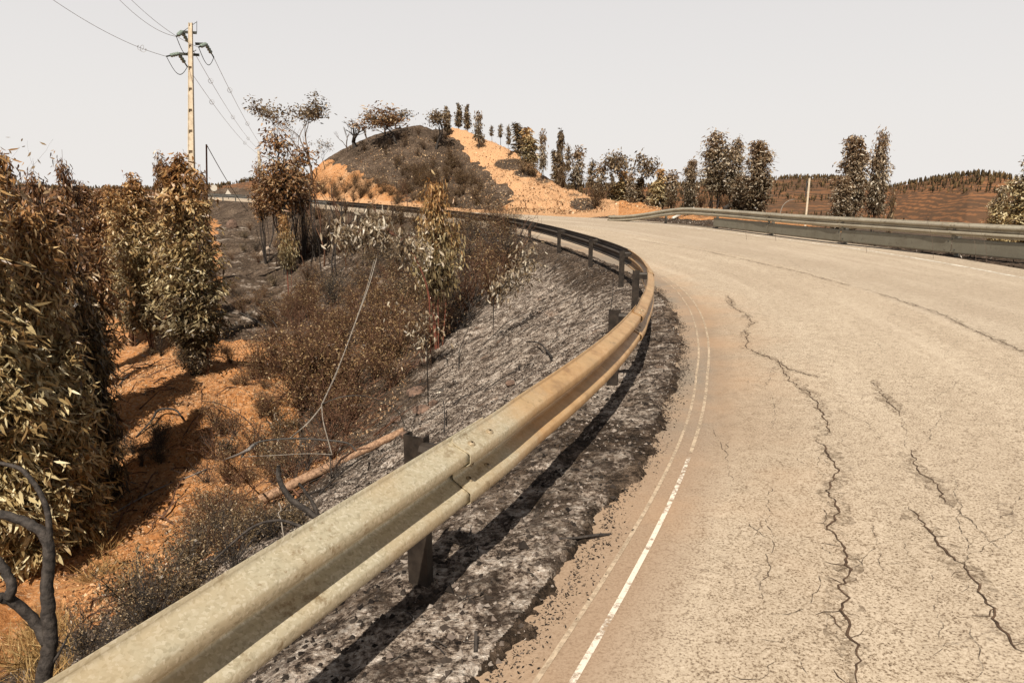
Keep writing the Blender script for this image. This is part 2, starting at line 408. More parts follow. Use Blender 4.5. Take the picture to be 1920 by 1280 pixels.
def mat_simple(name, c1, c2, sc=8, rough=.8, spec=.3, metal=0., bump=.3, bd=.01, detail=6):
    m = NB(name); p = m.pos(); f = m.noise(p, sc, detail, .65); m.bump(f, bump, bd)
    return m.fin(m.ramp(f, [(.35, c1), (.65, c2)]), rough, spec, metal)
def mat_rail(name, c1, c2, c3, stain, stain_amt, rough=.45, metal=.35, scorch=None):
    m = NB(name); p = m.pos()
    v = m.vor(m.mix(.035, p, m.noise(p, 30, 4, .6, out='Color'), 'ADD'), 105, out='Color'); g = m.sepx(v)[0]
    g = m.math('ADD', m.math('MULTIPLY', g, .6), m.math('MULTIPLY', m.noise(p, 28, 4, .6), .4))
    col = m.ramp(g, [(.15, c1), (.4, c2), (.6, c2), (.85, c3)])
    n = m.noise(p, 2.2, 6, .62)
    if scorch:
        a = m.attr('scorch'); f = m.ramp(m.math('ADD', a, m.math('MULTIPLY', m.math('SUBTRACT', m.noise(p, 3.5, 5, .65), .5), .9)), [(.3, 0.), (.8, 1.)])
        sc = m.ramp(m.noise(m.scalev(p, (1, 1, 1)), 5, 6, .7), [(.3, scorch[0]), (.5, scorch[1]), (.7, scorch[2])]); col = m.mix(m.math('MULTIPLY', f, .92), col, sc)
    col = m.mix(m.ramp(n, [(.42, 0.), (.68, stain_amt)]), col, stain)
    n2 = m.noise(p, 11, 7, .75); n3 = m.noise(p, 1.7, 3, .5); col = m.mix(m.math('MULTIPLY', m.ramp(n2, [(.56, 0.), (.64, .8)]), m.ramp(n3, [(.46, 0.), (.58, 1.)])), col, tuple(x * .5 for x in stain))
    m.bump(m.noise(p, 30, 3, .5), .08, .004)
    return m.fin(col, m.ramp(g, [(0, rough + .1), (1, rough - .08)]), .5, metal)

M = {}
M['asphalt'] = mat_asphalt(); M['ground'] = mat_ground()
M['line'] = mat_paint('worn_line_paint', (.68, .61, .52), .41, .53)
M['line_old'] = mat_paint('old_line_paint', (.46, .37, .27), .34, .56)
M['line_far'] = mat_paint('edge_line_paint', (.72, .68, .6), .46, .53)
M['crack'] = mat_simple('crack_filth', (.028, .016, .009), (.10, .062, .038), 20)
M['crack_stain'] = mat_paint('crack_stain', (.16, .115, .075), .47, .75)
M['crack_soft'] = mat_paint('hairline_crack', (.09, .065, .045), .44, .56)
M['rail_pale'] = mat_rail('galvanised_pale', (.32, .285, .20), (.44, .395, .285), (.57, .525, .41), (.42, .30, .16), .5, scorch=((.24, .125, .05), (.45, .27, .12), (.56, .37, .19)))
M['rail_tan'] = mat_rail('galvanised_scorched', (.34, .22, .11), (.40, .265, .135), (.46, .32, .18), (.20, .095, .04), .75, .55, .2)
M['rail_dark'] = mat_rail('galvanised_charred', (.045, .036, .028), (.07, .055, .042), (.11, .09, .07), (.03, .018, .012), .7, .5, .3)
M['rail_grey'] = mat_rail('galvanised_weathered', (.30, .27, .205), (.40, .365, .285), (.50, .46, .37), (.16, .12, .08), .4, .45, .4)
M['rail_far'] = mat_rail('galvanised_dull', (.14, .14, .125), (.2, .2, .18), (.26, .26, .23), (.07, .06, .05), .5, .4, .4)
M['plate'] = mat_rail('protector_plate', (.15, .145, .112), (.185, .175, .138), (.22, .21, .165), (.11, .09, .062), .4, .55, .25)
M['post'] = mat_simple('charred_post', (.012, .009, .007), (.04, .031, .024), 14, .6, .35, .2)
M['post_grey'] = mat_simple('dull_post', (.09, .085, .072), (.2, .19, .16), 10, .5, .4, .4)
M['bolt'] = mat_simple('bolt_steel', (.20, .15, .09), (.34, .28, .19), 60, .5, .4, .3)
M['char'] = mat_simple('charred_bark', (.010, .008, .007), (.055, .046, .040), 22, .75, .3, 0, .8, .02)
M['char_brown'] = mat_simple('scorched_bark', (.035, .018, .011), (.13, .065, .038), 16, .8, .2, 0, .6, .01)
M['red_twig'] = mat_simple('red_stem', (.07, .022, .014), (.19, .065, .04), 12, .6, .3)
M['bark'] = mat_simple('grey_brown_bark', (.05, .035, .026), (.17, .13, .10), 9, .85, .2, 0, .6, .01)
M['concrete'] = mat_simple('pole_concrete', (.40, .34, .25), (.56, .49, .38), 5, .85, .2)
M['steel_dark'] = mat_simple('dark_steel', (.03, .035, .03), (.07, .075, .065), 10, .6, .4, .3)
M['glass'] = mat_simple('insulator_green', (.10, .13, .11), (.22, .27, .235), 20, .2, .6)
M['wire'] = mat_simple('conductor', (.16, .15, .14), (.3, .28, .26), 5, .5, .4, .3)
M['wire_dark'] = mat_simple('dark_cable', (.02, .018, .016), (.05, .045, .04), 5, .6, .3)
M['rope'] = mat_simple('pale_cable', (.10, .085, .07), (.25, .22, .185), 30, .7, .3)
M['grey_cable'] = mat_simple('grey_cable', (.10, .09, .085), (.24, .22, .2), 30, .6, .3)
M['timber'] = mat_simple('round_timber', (.11, .06, .035), (.34, .215, .135), 26, .75, .25, 0, .5, .01)
M['timber_cut'] = mat_simple('cut_timber', (.33, .2, .11), (.5, .34, .2), 30, .8, .2)
M['rock'] = mat_simple('scorched_rock', (.045, .032, .026), (.20, .13, .095), 9, .9, .2, 0, .9, .03)
M['rock_pale'] = mat_simple('pale_stone', (.22, .17, .13), (.42, .34, .27), 9, .9, .2, 0, .9, .02)
M['sign_back'] = mat_simple('sign_back', (.48, .46, .41), (.6, .57, .5), 6, .5, .4, .2)
M['sign_dark'] = mat_simple('sign_dark', (.015, .015, .015), (.04, .04, .04), 6, .5, .4)
CREAM = [(0, (.035, .022, .012)), (.15, (.12, .072, .03)), (.35, (.23, .155, .065)), (.6, (.36, .28, .135)), (.82, (.52, .45, .26)), (1, (.72, .65, .45))]
RUST = [(0, (.03, .016, .01)), (.25, (.10, .048, .02)), (.55, (.21, .105, .042)), (.8, (.30, .19, .09)), (1, (.45, .35, .22))]
LOWLEAF = [(0, (.018, .012, .007)), (.4, (.05, .035, .018)), (.75, (.10, .075, .04)), (.92, (.20, .16, .10)), (1, (.36, .31, .21))]  # darker leaf ramp for the lower crown
RUSTY = [(0, (.05, .022, .008)), (.25, (.17, .07, .02)), (.5, (.32, .145, .045)), (.75, (.42, .24, .09)), (1, (.56, .43, .24))]
BROWN = [(0, (.035, .018, .010)), (.3, (.115, .062, .030)), (.6, (.215, .135, .07)), (.85, (.34, .25, .15)), (1, (.55, .47, .36))]
SILV = [(0, (.035, .025, .016)), (.3, (.13, .088, .048)), (.6, (.27, .21, .135)), (.85, (.46, .41, .32)), (1, (.64, .59, .50))]
DARK = [(0, (.022, .015, .010)), (.35, (.075, .048, .024)), (.7, (.165, .115, .06)), (1, (.36, .28, .18))]
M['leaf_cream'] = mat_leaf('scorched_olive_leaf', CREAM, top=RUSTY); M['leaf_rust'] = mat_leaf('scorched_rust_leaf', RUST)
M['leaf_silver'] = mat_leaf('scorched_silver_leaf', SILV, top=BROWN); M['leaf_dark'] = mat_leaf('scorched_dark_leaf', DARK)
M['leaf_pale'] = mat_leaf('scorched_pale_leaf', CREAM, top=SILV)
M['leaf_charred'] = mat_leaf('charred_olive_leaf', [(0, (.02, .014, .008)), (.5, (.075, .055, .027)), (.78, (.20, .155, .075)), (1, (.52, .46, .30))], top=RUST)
M['leaf_brush'] = mat_leaf('scorched_brush_leaf', [(0, (.022, .012, .007)), (.35, (.085, .045, .020)), (.65, (.19, .115, .05)), (.88, (.33, .23, .115)), (1, (.50, .40, .26))], .2, .5, .3)
M['stubble'] = mat_leaf('charred_stubble', [(0, (.010, .008, .007)), (.5, (.045, .036, .03)), (.72, (.16, .13, .11)), (1, (.50, .46, .41))], .05, .8, .1)
M['litter'] = mat_leaf('dry_litter', [(0, (.06, .03, .015)), (.4, (.25, .14, .07)), (.8, (.46, .33, .2)), (1, (.62, .52, .38))], .1, .7, .2)
M['soil_clod'] = mat_leaf('soil_clod', [(0, (.05, .022, .010)), (.4, (.28, .125, .05)), (.8, (.44, .24, .11)), (1, (.58, .42, .28))], .0, .9, .1)
M['drygrass'] = mat_leaf('dry_grass', [(0, (.12, .06, .02)), (.5, (.34, .21, .08)), (1, (.5, .37, .18))], .2, .7, .2)
M['faroliv'] = mat_leaf('distant_foliage', [(0, (.022, .016, .010)), (.5, (.065, .046, .024)), (1, (.16, .105, .05))], .1, .9, .1)

# ------------------------------------------------------------------ ground
def polar_ground():
    a1 = np.radians(np.arange(-43, 41.01, .16))
    a0 = np.radians(np.arange(-180, -43, 2.2)); a2 = np.radians(np.arange(43.2, 180.01, 2.2))
    A = np.r_[a0, a1, a2]; Rr = np.r_[np.geomspace(.7, 30, 900), np.geomspace(30.2, 170, 330)]
    X = np.sin(A)[:, None] * Rr[None, :]; Y = np.cos(A)[:, None] * Rr[None, :]
    x = X.ravel(); y = Y.ravel(); z = height(x, y)
    S, O = to_so(x, y); r = np.hypot(x, y); px, py = pxy(x, y, z)
    front = y > .3
    n = fbm(x, y, .5, 4, 61); nf = fbm(x, y, 2.2, 3, 65)
    dd = -O
    burnt = np.zeros_like(x); ash = np.zeros_like(x); sand = np.zeros_like(x)
    # verge and road embankment: burnt black, dusted with white ash on the slope
    burnt = np.where((O > -9) & (O < .9), 1.0, burnt)
    verge_in = (O > .25 + .12 * nf) & (O < 1.2)
    ash = np.where((O <= .45) & (dd < 4.6 + .5 * n) & (S < 34), .50 + .30 * sst(.4, 1.6, dd) - .25 * sst(3.6, 4.8, dd + .4 * nf) + .22 * n, 0)
    ash = ash + (.34 * fbm(x, y, .4, 3, 67) * sst(.2, 1.2, dd) - .30 * sst(2.6, 4.6, dd) - .34 * sst(12, 24, S)) * (ash > 0) - .01 * (O > -.6) + .16 * sst(.4, 1.0, dd) * (1 - sst(2.2, 3.4, dd)) * sst(2, 5, S) * (1 - sst(9, 14, S)) * (ash > 0)
    ash = np.where((O > .1 + .1 * nf) & (O < 1.2), ash - .16 * sst(.3, .6, O), ash)
    # gully floor: orange soil near, grey burnt further up
    inn = O < -4.2 - .5 * n
    pb = np.where(inn, .22 + .45 * n, burnt)
    pb = np.where(inn & (dd < 6.5 + n), np.maximum(pb, .75 - .22 * (dd - 4.2)), pb)
    pb = np.where(inn & (y > 24), pb + .9 * sst(24, 29, y + 2.5 * n) * sst(400, 425, px + 10 * n), pb)
    ash = np.where(inn & (y > 22), .30 * sst(22, 28, y) + .32 * nf + .25 * n, ash)
    pb = np.where(inn & (px > 560) & (px < 1000) & (y > 12), np.maximum(pb, .85 - .3 * n), pb)
    burnt = np.where(inn, np.where((r > 80), .5 + n, pb), burnt)
    # outside of the bend: hill
    outr = O > 8.2
    b_hill = np.full_like(x, .08)
    # screen rows of the cut-bank boundary, by bearing, fixed to the land
    cut_row = np.interp(px, [600, 640, 700, 740, 780, 850, 930], [300, 308, 330, 352, 372, 395, 410])
    dark_edge = np.interp(py, [236, 250, 280, 320, 360, 395], [822, 842, 862, 905, 955, 950])
    n2_ = fbm(x, y, .16, 5, 83, .6); wig = 26 * n2_ + 14 * n + 8 * nf
    is_dark = (px > 590) & (py < cut_row + wig * .6) & (px < dark_edge + wig) & (r > 50)
    b_hill = np.where(is_dark, 1.0 + .35 * n + .25 * nf, b_hill + .3 * np.clip(n2_ + nf * .5, 0, 1))
    scrub = (px > 740) & (px < 960) & (py >= cut_row - 20) & (px < dark_edge + wig + 10)
    b_hill = np.where(scrub, np.maximum(b_hill, .55 + .3 * n), b_hill)
    for (cx, cy, rx, ry, a) in [(958, 308, 34, 12, .95), (985, 325, 26, 9, .8), (1095, 383, 30, 13, 1.0), (1078, 366, 26, 5, .5), (1020, 338, 26, 9, .55), (890, 258, 30, 7, .35)]:
        b_hill = np.maximum(b_hill, a * np.exp(-(((px - cx) / rx) ** 2 + ((py - cy) / ry) ** 2) ** 2) + .1 * n)
    s_hill = np.where((px > dark_edge) & (px < 1160), .75 + .25 * n, .05)
    trk = np.interp(py, [236, 250, 280, 320, 360, 400], [838, 850, 885, 935, 990, 1060])
    s_hill = np.where((np.abs(px - trk) < 10 + (py - 236) * .24) & (py > 240) & (r > 40), 1.2, s_hill)
    s_hill = np.where((px > 600) & (px < 800) & (py > cut_row), .45 + .3 * n, s_hill)
    burnt = np.where(outr, np.where(front, b_hill, .5), burnt); sand = np.where(outr, s_hill, 0)
    rs = outr & (px > 1240); burnt = np.where(rs, .45 + .5 * n, burnt); sand = np.where(rs, .2, sand)
    shr = (O > 7.2) & (O <= 9.3) & (S < 34); burnt = np.where(shr, .85 + .4 * nf, burnt); ash = np.where(shr, .12 + .2 * nf, ash)
    burnt = np.where((O > 7.2) & (S >= 34) & (O < 9.5), .1, burnt); sand = np.where((O > 7.2) & (S >= 34) & (O < 9.5), .8, sand)
    burnt = np.where(r > 100, .8 + n * .4, burnt)
    me = mesh_np('ground', np.stack([x, y, z], 1), grid_faces(len(A), len(Rr))[:, ::-1], M['ground'], True, {'zone': np.stack([burnt, ash, sand], 1)})
    tag(link('ground', me), 'burnt roadside ground, ash slope and orange soil', 'ground', None, 'structure')
polar_ground()

# ------------------------------------------------------------------ road, lines, cracks
def strip(name, s0, s1, ds, offs, dz, mat, kind='structure', parent=None, jitter=0):
    s = np.arange(s0, s1 + ds, ds); nO = len(offs)
    S = np.repeat(s, nO); O = np.tile(np.asarray(offs, float), len(s))
    if jitter:
        O = O + jitter * fbm(S, O * 0 + 3.1, 1.1, 3, 71)
    x, y = so_xy(S, O); z = rz(S, O) + dz
    me = mesh_np(name, np.stack([x, y, z], 1), grid_faces(len(s), nO)[:, ::-1], mat, True, {'uvo': np.stack([O, S, O * 0], 1)})
    o = link(name, me, parent)
    if kind: o['kind'] = kind
    return o
road = strip('road', CS[0] + 1, CS[-1] - 1, .5, np.r_[.36, .6, .9, np.arange(1.2, 7.7, .5), 7.65], 0.0, M['asphalt'])
tag(road, 'cracked pale asphalt road curving left', 'road')
def vline(name, offf, w, s0, s1, mat, label):
    s = np.arange(s0, s1, .15); o0 = offf(s)
    S = np.repeat(s, 2); O = np.stack([o0 - w / 2, o0 + w / 2], 1).ravel()
    x, y = so_xy(S, O); z = rz(S, O) + .004
    me = mesh_np(name, np.stack([x, y, z], 1), grid_faces(len(s), 2)[:, ::-1], mat)
    tag(link(name, me), label, 'road marking', None, 'structure')
LO = ([-2, 0, 4.5, 9, 13, 16], [.80, .80, .79, .93, 1.04, 1.12])
vline('edge_line', lambda s: np.interp(s, *LO), .027, -3, 2.2, M['line'], 'worn white edge line beside the ash verge')
vline('edge_line', lambda s: np.interp(s, *LO), .026, 2.2, 60, M['line_old'], 'worn cream continuation of the edge line round the bend')
vline('old_edge_line', lambda s: np.interp(s, *LO) - .125 + .02 * np.sin(s * .5), .022, -3, 18, M['line_old'], 'faint older line left of the white edge line')
vline('right_edge_line', lambda s: 6.98 + 0 * s, .075, -6, 60, M['line_far'], 'white edge line along the far barrier')

def ribbon(pts3, w, rnd, jit=.012, step=.03, lift=.004):
    P = np.array(pts3); d = np.r_[0, np.cumsum(np.linalg.norm(np.diff(P, axis=0), axis=1))]
    n = max(3, int(d[-1] / step)); s = np.linspace(0, d[-1], n)
    Q = np.stack([np.interp(s, d, P[:, k]) for k in range(3)], 1)
    T = np.gradient(Q[:, :2], axis=0); T /= np.linalg.norm(T, axis=1)[:, None] + 1e-9
    N = np.stack([-T[:, 1], T[:, 0]], 1)
    j = jit * (fbm(s, s * 0 + rnd.uniform(0, 99), 11, 3, 5, .75)) * 2.4 + jit * 1.5 * fbm(s, s * 0 + rnd.uniform(0, 99), 2.2, 2, 7)
    Q[:, :2] += N * j[:, None]
    ww = w * (.45 + 1.0 * vnoise(s * 14, s * 0 + rnd.uniform(0, 99))) * np.minimum(1, np.minimum(np.arange(n), np.arange(n)[::-1]) / (n * .12) + .15)
    A = Q.copy(); B = Q.copy(); A[:, :2] += N * ww[:, None] * .5; B[:, :2] -= N * ww[:, None] * .5
    for K in (A, B):
        S, O = to_so(K[:, 0], K[:, 1]); K[:, 2] = rz(S, O) + lift
    V = np.stack([A, B], 1).reshape(-1, 3); return V, grid_faces(n, 2)
def road_hit(px, py):
    r = ray(px, py); z = -1.8
    for _ in range(12):
        q = r * z / r[2]; S, O = to_so(q[0], q[1]); z = float(rz(S, O)[0])
    return r * z / r[2]
CR = [(.011, [(1180,447),(1330,472),(1500,510),(1640,548)]), (.017, [(1640,548),(1740,580),(1830,620),(1935,668)]), (.020, [(1362,552),(1376,576),(1396,588),(1412,606),(1396,616)]), (.022, [(1396,616),(1403,640),(1394,652),(1455,676),(1480,692),(1548,712)]),
 (.020, [(1455,676),(1484,714),(1522,742),(1548,775),(1543,800),(1553,814),(1526,818)]), (.023, [(1524,816),(1548,842),(1572,880),(1553,930),(1574,962),(1556,985),(1590,1040),(1598,1072),(1582,1112),(1581,1142),(1574,1180),(1594,1222),(1590,1290)]),
 (.014, [(1635,712),(1662,748),(1692,782)]), (.017, [(1702,842),(1716,880),(1752,902),(1792,952)]),
 (.020, [(1700,950),(1740,1000),(1790,1050),(1832,1092),(1862,1140),(1850,1166),(1888,1200),(1935,1236)])]
CRS = [(.010, [(1548,712),(1650,710),(1760,706),(1900,702)]),  (.010, [(1455,676),(1445,700),(1432,730)]), (.010, [(1338,800),(1350,830),(1362,850)]), (.010, [(1362,828),(1370,870),(1374,915)]),
 (.010, [(1440,905),(1438,960),(1442,1010),(1435,1060),(1418,1130)]), (.009, [(1560,900),(1545,960),(1552,1000)]), (.010, [(1790,952),(1840,1000),(1868,1030)]),
 (.008, [(1692,782),(1700,842)]), (.009, [(1592,1222),(1550,1140),(1540,1180)]), (.009, [(1450,470),(1500,500),(1560,530)]), (.008, [(1340,500),(1375,515),(1420,540)]),
 (.008, [(1620,620),(1650,650),(1665,680)]), (.009, [(1560,760),(1620,790),(1660,830),(1700,842)])]
rnd = R(5)
for _ in range(34):                                                # many short wandering hairlines
    px, py = rnd.uniform(1380, 1900), rnd.uniform(600, 1270); an = rnd.choice([1.3, 1.75, 2.2, .3]) + rnd.normal(0, .3); L = (py - 400) * rnd.uniform(.05, .16); P_ = [(px, py)]
    for k in range(4):
        an += rnd.normal(0, .45); px += math.cos(an) * L / 2; py += math.sin(an) * L / 2; P_.append((px, py))
    if py < 1300: CRS.append((.0075, P_))
STN = [(.13, p) for w, p in CR]
for lst, mat, nm in ((STN, M['crack_stain'], 'crack_stain'), (CR, M['crack'], 'crack'), (CRS, M['crack_soft'], 'hairline_crack')):
    mb = MB()
    for w, pts in lst:
        P = [road_hit(*p) for p in pts]; mb.add(*ribbon(P, w * (.46 if nm != 'crack_stain' else 1), rnd, .020 if nm == 'crack' else .016, lift=.0025 if nm == 'crack_stain' else .005))
        if nm == 'crack':
            for k in range(len(P) - 1):                        # short side branches
                for _ in range(2):
                    if rnd.rand() < .5 and nm == 'crack':
                        a = lerp(P[k], P[k+1], rnd.rand()); an = rnd.uniform(0, 6.28); l = rnd.uniform(.04, .14)
                        q = a + np.array([math.cos(an), math.sin(an), 0]) * l
                        mb.add(*ribbon([a, lerp(a, q, .5), q], w * .22, rnd, .02))
    mb.obj(nm, mat, road)

# ------------------------------------------------------------------ guardrails
PROF = np.array([(.028,-.156),(.004,-.148),(.0,-.137),(.010,-.127),(.066,-.106),(.080,-.099),(.083,-.090),(.083,-.066),(.080,-.057),(.066,-.049),(.016,-.022),(.004,-.015),(.0,-.008),(.0,.008),(.004,.015),(.016,.022),(.066,.049),
                 (.080,.057),(.083,.066),(.083,.090),(.080,.099),(.066,.106),(.010,.127),(.0,.137),(.004,.148),(.028,.156)])
PROF = PROF[2:-2]
PROF = np.vstack([PROF[:1] + [(.004, -.014)], PROF, PROF[-1:] + [(.004, .014)]])
def sweep_w(mb, P, N, prof, thick=.004, off=None):
    """P (n,3) centre line, N (n,2) facing normal; double-skinned open profile"""
    n = len(P); off = np.zeros(n) if off is None else off
    rings = []
    pin = prof.copy(); tg = np.gradient(prof, axis=0); nn = np.stack([tg[:, 1], -tg[:, 0]], 1); nn /= np.linalg.norm(nn, axis=1)[:, None]
    pin = prof - nn * thick
    loop = np.vstack([prof, pin[::-1]])
    d = loop[:, 0][None, :] + off[:, None]
    V = np.empty((n, len(loop), 3)); V[:, :, 0] = P[:, 0, None] + N[:, 0, None] * d; V[:, :, 1] = P[:, 1, None] + N[:, 1, None] * d; V[:, :, 2] = P[:, 2, None] + loop[:, 1][None, :]
    m = len(loop); Q = grid_faces(n, m, True); k = np.arange(len(prof) - 1)
    c0 = np.stack([k, k + 1, m - 2 - k, m - 1 - k], 1); c1 = c0[:, ::-1] + (n - 1) * m
    mb.add(V.reshape(-1, 3), Q)
    mb.add(V[0], c0); mb.add(V[-1], c1 - (n - 1) * m)
def c_channel(w, dpt, t, z0, z1):
    """C profile: web of width w along local x, flanges depth dpt along local y"""
    L = np.array([(-w/2, dpt), (-w/2, 0), (w/2, 0), (w/2, dpt), (w/2 - .018, dpt), (w/2 - .018, dpt - t), (w/2 - t, dpt - t), (w/2 - t, t), (-w/2 + t, t), (-w/2 + t, dpt - t), (-w/2 + .018, dpt - t), (-w/2 + .018, dpt)])
    n = len(L); V = np.vstack([np.c_[L, np.full(n, z0)], np.c_[L, np.full(n, z1)]])
    k = np.arange(n); k2 = (k + 1) % n
    Q = np.stack([k, k2, k2 + n, k + n], 1)
    cap = [(0, 1, 8, 9), (1, 2, 7, 8), (2, 3, 6, 7), (3, 4, 5, 6), (0, 9, 10, 11)]
    return V, np.vstack([Q, np.array(cap) + n, np.array(cap)[:, ::-1]])
def bolt_mb(mb, c, n, r=.020, h=.010):
    n = np.asarray(n, float); n /= np.linalg.norm(n); a = np.cross(n, [0, 0, 1]); a /= np.linalg.norm(a) + 1e-9; b = np.cross(n, a)
    rings = [(1, 0), (.97, .45), (.75, .85), (.3, 1)]; V = []
    an = np.arange(10) / 10 * 2 * math.pi
    for rr, hh in rings:
        V.append(np.asarray(c) + n * hh * h + r * rr * (np.cos(an)[:, None] * a + np.sin(an)[:, None] * b))
    V = np.vstack(V); T = [(30, 30 + k, 30 + k + 1) for k in range(1, 9)]
    mb.add(V, grid_faces(4, 10, True), T)
def one_bolt(root, c, n, r=.019, h=.010, mat='bolt'):
    mb = MB(); bolt_mb(mb, c, n, r, h); return mb.obj('bolt', M[mat], root, True)
def place(V, x, y, z, tx, ty):
    V = np.asarray(V); o = np.empty_like(V); o[:, 0] = x + V[:, 0] * tx - V[:, 1] * ty; o[:, 1] = y + V[:, 0] * ty + V[:, 1] * tx; o[:, 2] = z + V[:, 2]; return o

def guardrail(root, xyz, N, sarr, panel0, panel_len, npan, matf, top=.72, postf=None, plate=None, side=1, skipbolts=None, endramp=0, k_=1.0):
    """xyz(s)->(x,y,zground,tx,ty)"""
    for i in range(npan):
        a = panel0 + i * panel_len; b = a + panel_len
        s = np.linspace(a + .04, b + .36, 28)
        x, y, z, tx, ty = xyz(s); nx, ny = (ty * side, -tx * side)
        off = lerp(.015, -.002, sst(.3, .9, s - s[0]))
        rampz = np.zeros_like(s) if not endramp else -endramp_f(s)
        mb = MB(); P = np.stack([x + nx * .12, y + ny * .12, z + top - .156 * k_ + rampz], 1)
        sweep_w(mb, P, np.stack([nx, ny], 1), PROF * [1.12 if k_ > 1 else 1, k_], .0035, off)
        nv = len(mb.v[0]) // len(s); sc_ = np.interp(s, [-.3, 1.6], [0, 1.1]); ob = mb.obj('rail_beam', matf(i), root, True, None, {'scorch': np.r_[np.repeat(sc_, nv), np.repeat(sc_[[0, -1]], nv)]})
        # splice and post bolts
        if skipbolts is None or not skipbolts(i):
            for ds in (.12, .30):
                x, y, z, tx, ty = [float(v) for v in xyz(a + ds)]; nx, ny = ty * side, -tx * side
                for pz, pd, nz in ((.113, .050, .94), (.040, .047, -.9), (-.035, .037, .9), (-.113, .050, -.94)):
                    c = (x + nx * (.12 + pd * 1.08 + .014), y + ny * (.12 + pd * 1.08 + .014), z + top - .156 * k_ + pz * k_)
                    if side < 0 and pz < 0: continue
                    h = math.sqrt(1 - nz * nz); one_bolt(root, c, (nx * h, ny * h, nz))
            x, y, z, tx, ty = [float(v) for v in xyz(a + .21)]; nx, ny = ty * side, -tx * side
            one_bolt(root, (x + nx * .132, y + ny * .132, z + top - .156 * k_), (nx, ny, 0), .022, .012)
    return

left = empty('guardrail', (*so_xy(0, 0), float(rz(0, 0))), 'long W-beam guardrail bending left round the ash verge, pale near and charred far', 'guardrail')
left.location = (0, 0, 0)
def lpos(s):
    x, y, z, tx, ty = cpos(s); return x - ty * .08, y + tx * .08, z, tx, ty
def lmat(i):
    if i <= 1: return M['rail_pale']
    if i in (2, 3, 4): return M['rail_pale']
    if i < 16: return M['rail_dark']
    return M['rail_far']
NP = 26
guardrail(left, lpos, None, None, -8.0, 4.0, NP, lmat, .775, skipbolts=lambda i: i > 8 or i < 2, k_=1.21)
for i in range(NP + 1):
    s = -8 + 4 * i; x, y, z, tx, ty = [float(v) for v in lpos(s)]
    V, Q = c_channel(.11, .05, .005, -.4, .76); mb = MB(); mb.add(place(V, x - ty * .05, y + tx * .05, z, ty, -tx), Q)
    # web plane across the road direction, open side along the rail
    pm = M['post'] if i < 15 else M['post_grey']
    mb.obj('post', pm, left)
    mb = MB()                                                   # spacer bracket between post and beam
    zc = .635; L = .118
    for (y0, y1) in ((-.038, -.033), (.033, .038)):
        mb.box((0, 0, 0), (.0001, .0001, .0001))
        mb.v.pop(); mb.q.pop(); mb.n -= 8
    prof = np.array([(-.04, .0), (-.04, .075), (-.028, .098), (0, .105), (.028, .098), (.04, .075), (.04, 0)])
    pin = prof * [.88, .95]
    loop = np.vstack([prof, pin[::-1]]); m = len(loop)
    V = []
    for d in (.0, L): V.append(np.stack([x + ty * (d - .0) + tx * loop[:, 0], y - tx * (d - .0) + ty * loop[:, 0], z + zc - .002 + loop[:, 1] * 1.0], 1))
    V = np.vstack(V); k = np.arange(len(prof) - 1); c = np.stack([k, k + 1, m - 2 - k, m - 1 - k], 1)
    mb.add(V, np.vstack([grid_faces(2, m, True), c, c[:, ::-1] + m])); mb.box((x + ty * (L - .05), y - tx * (L - .05), z + .63), (.035, .004, .04), np.array([[tx, ty, 0], [ty, -tx, 0], [0, 0, 1]]))
    mb.obj('spacer_bracket', pm, left)

# right-hand barrier: W-beam with a flat protector plate below
RC = catmull(np.array([(16.5,-8,0),(14.3,0,0),(12.9,5,0),(11.7,10,0),(10.6,14.3,0),(9.55,20,0),(8.35,27,0),(7.05,31.3,0),(6.1,33.4,0),(5.0,35.2,0)]), 12)
RS, RC = resample(RC, .3); RC = smooth(RC, 5); RT = np.gradient(RC[:, :2], axis=0); RT /= np.linalg.norm(RT, axis=1)[:, None]
_s, _o = to_so(RC[:, 0], RC[:, 1]); RZ = smooth(rz(_s, np.clip(_o, 0, 9.2))[:, None], 8)[:, 0] - .02
REND = RS[-1]
def rpos(s):
    return (np.interp(s, RS, RC[:, 0]), np.interp(s, RS, RC[:, 1]), np.interp(s, RS, RZ), np.interp(s, RS, RT[:, 0]), np.interp(s, RS, RT[:, 1]))
def endramp_f(s): return .52 * sst(REND - 6.5, REND - .2, s) ** 1.0
right = empty('guardrail', (0, 0, 0), 'grey guardrail with a flat protector plate beneath, along the right edge of the road', 'guardrail')
npr = int((REND - .2) / 4)
p0 = REND - .2 - 4 * npr
guardrail(right, rpos, None, None, p0, 4.0, npr, lambda i: M['rail_grey'], .80, side=-1, endramp=1, skipbolts=lambda i: False)
for i in range(npr + 1):
    s = p0 + 4 * i; x, y, z, tx, ty = [float(v) for v in rpos(s)]; x0 = x + ty * .05; y0 = y - tx * .05
    V, Q = c_channel(.10, .05, .005, -.4, .78 - .5 * float(sst(REND - 6.5, REND - .2, s)) * 1.0); mb = MB(); mb.add(place(V, x0, y0, z, ty, -tx), Q); mb.obj('post', M['post_grey'], right)
    mb = MB(); mb.box((x - ty * .06, y + tx * .06, z + .64 - .5 * float(sst(REND - 6.5, REND - .2, s))), (.04, .075, .055), np.array([[tx, ty, 0], [-ty, tx, 0], [0, 0, 1]])); mb.obj('spacer_bracket', M['post_grey'], right)
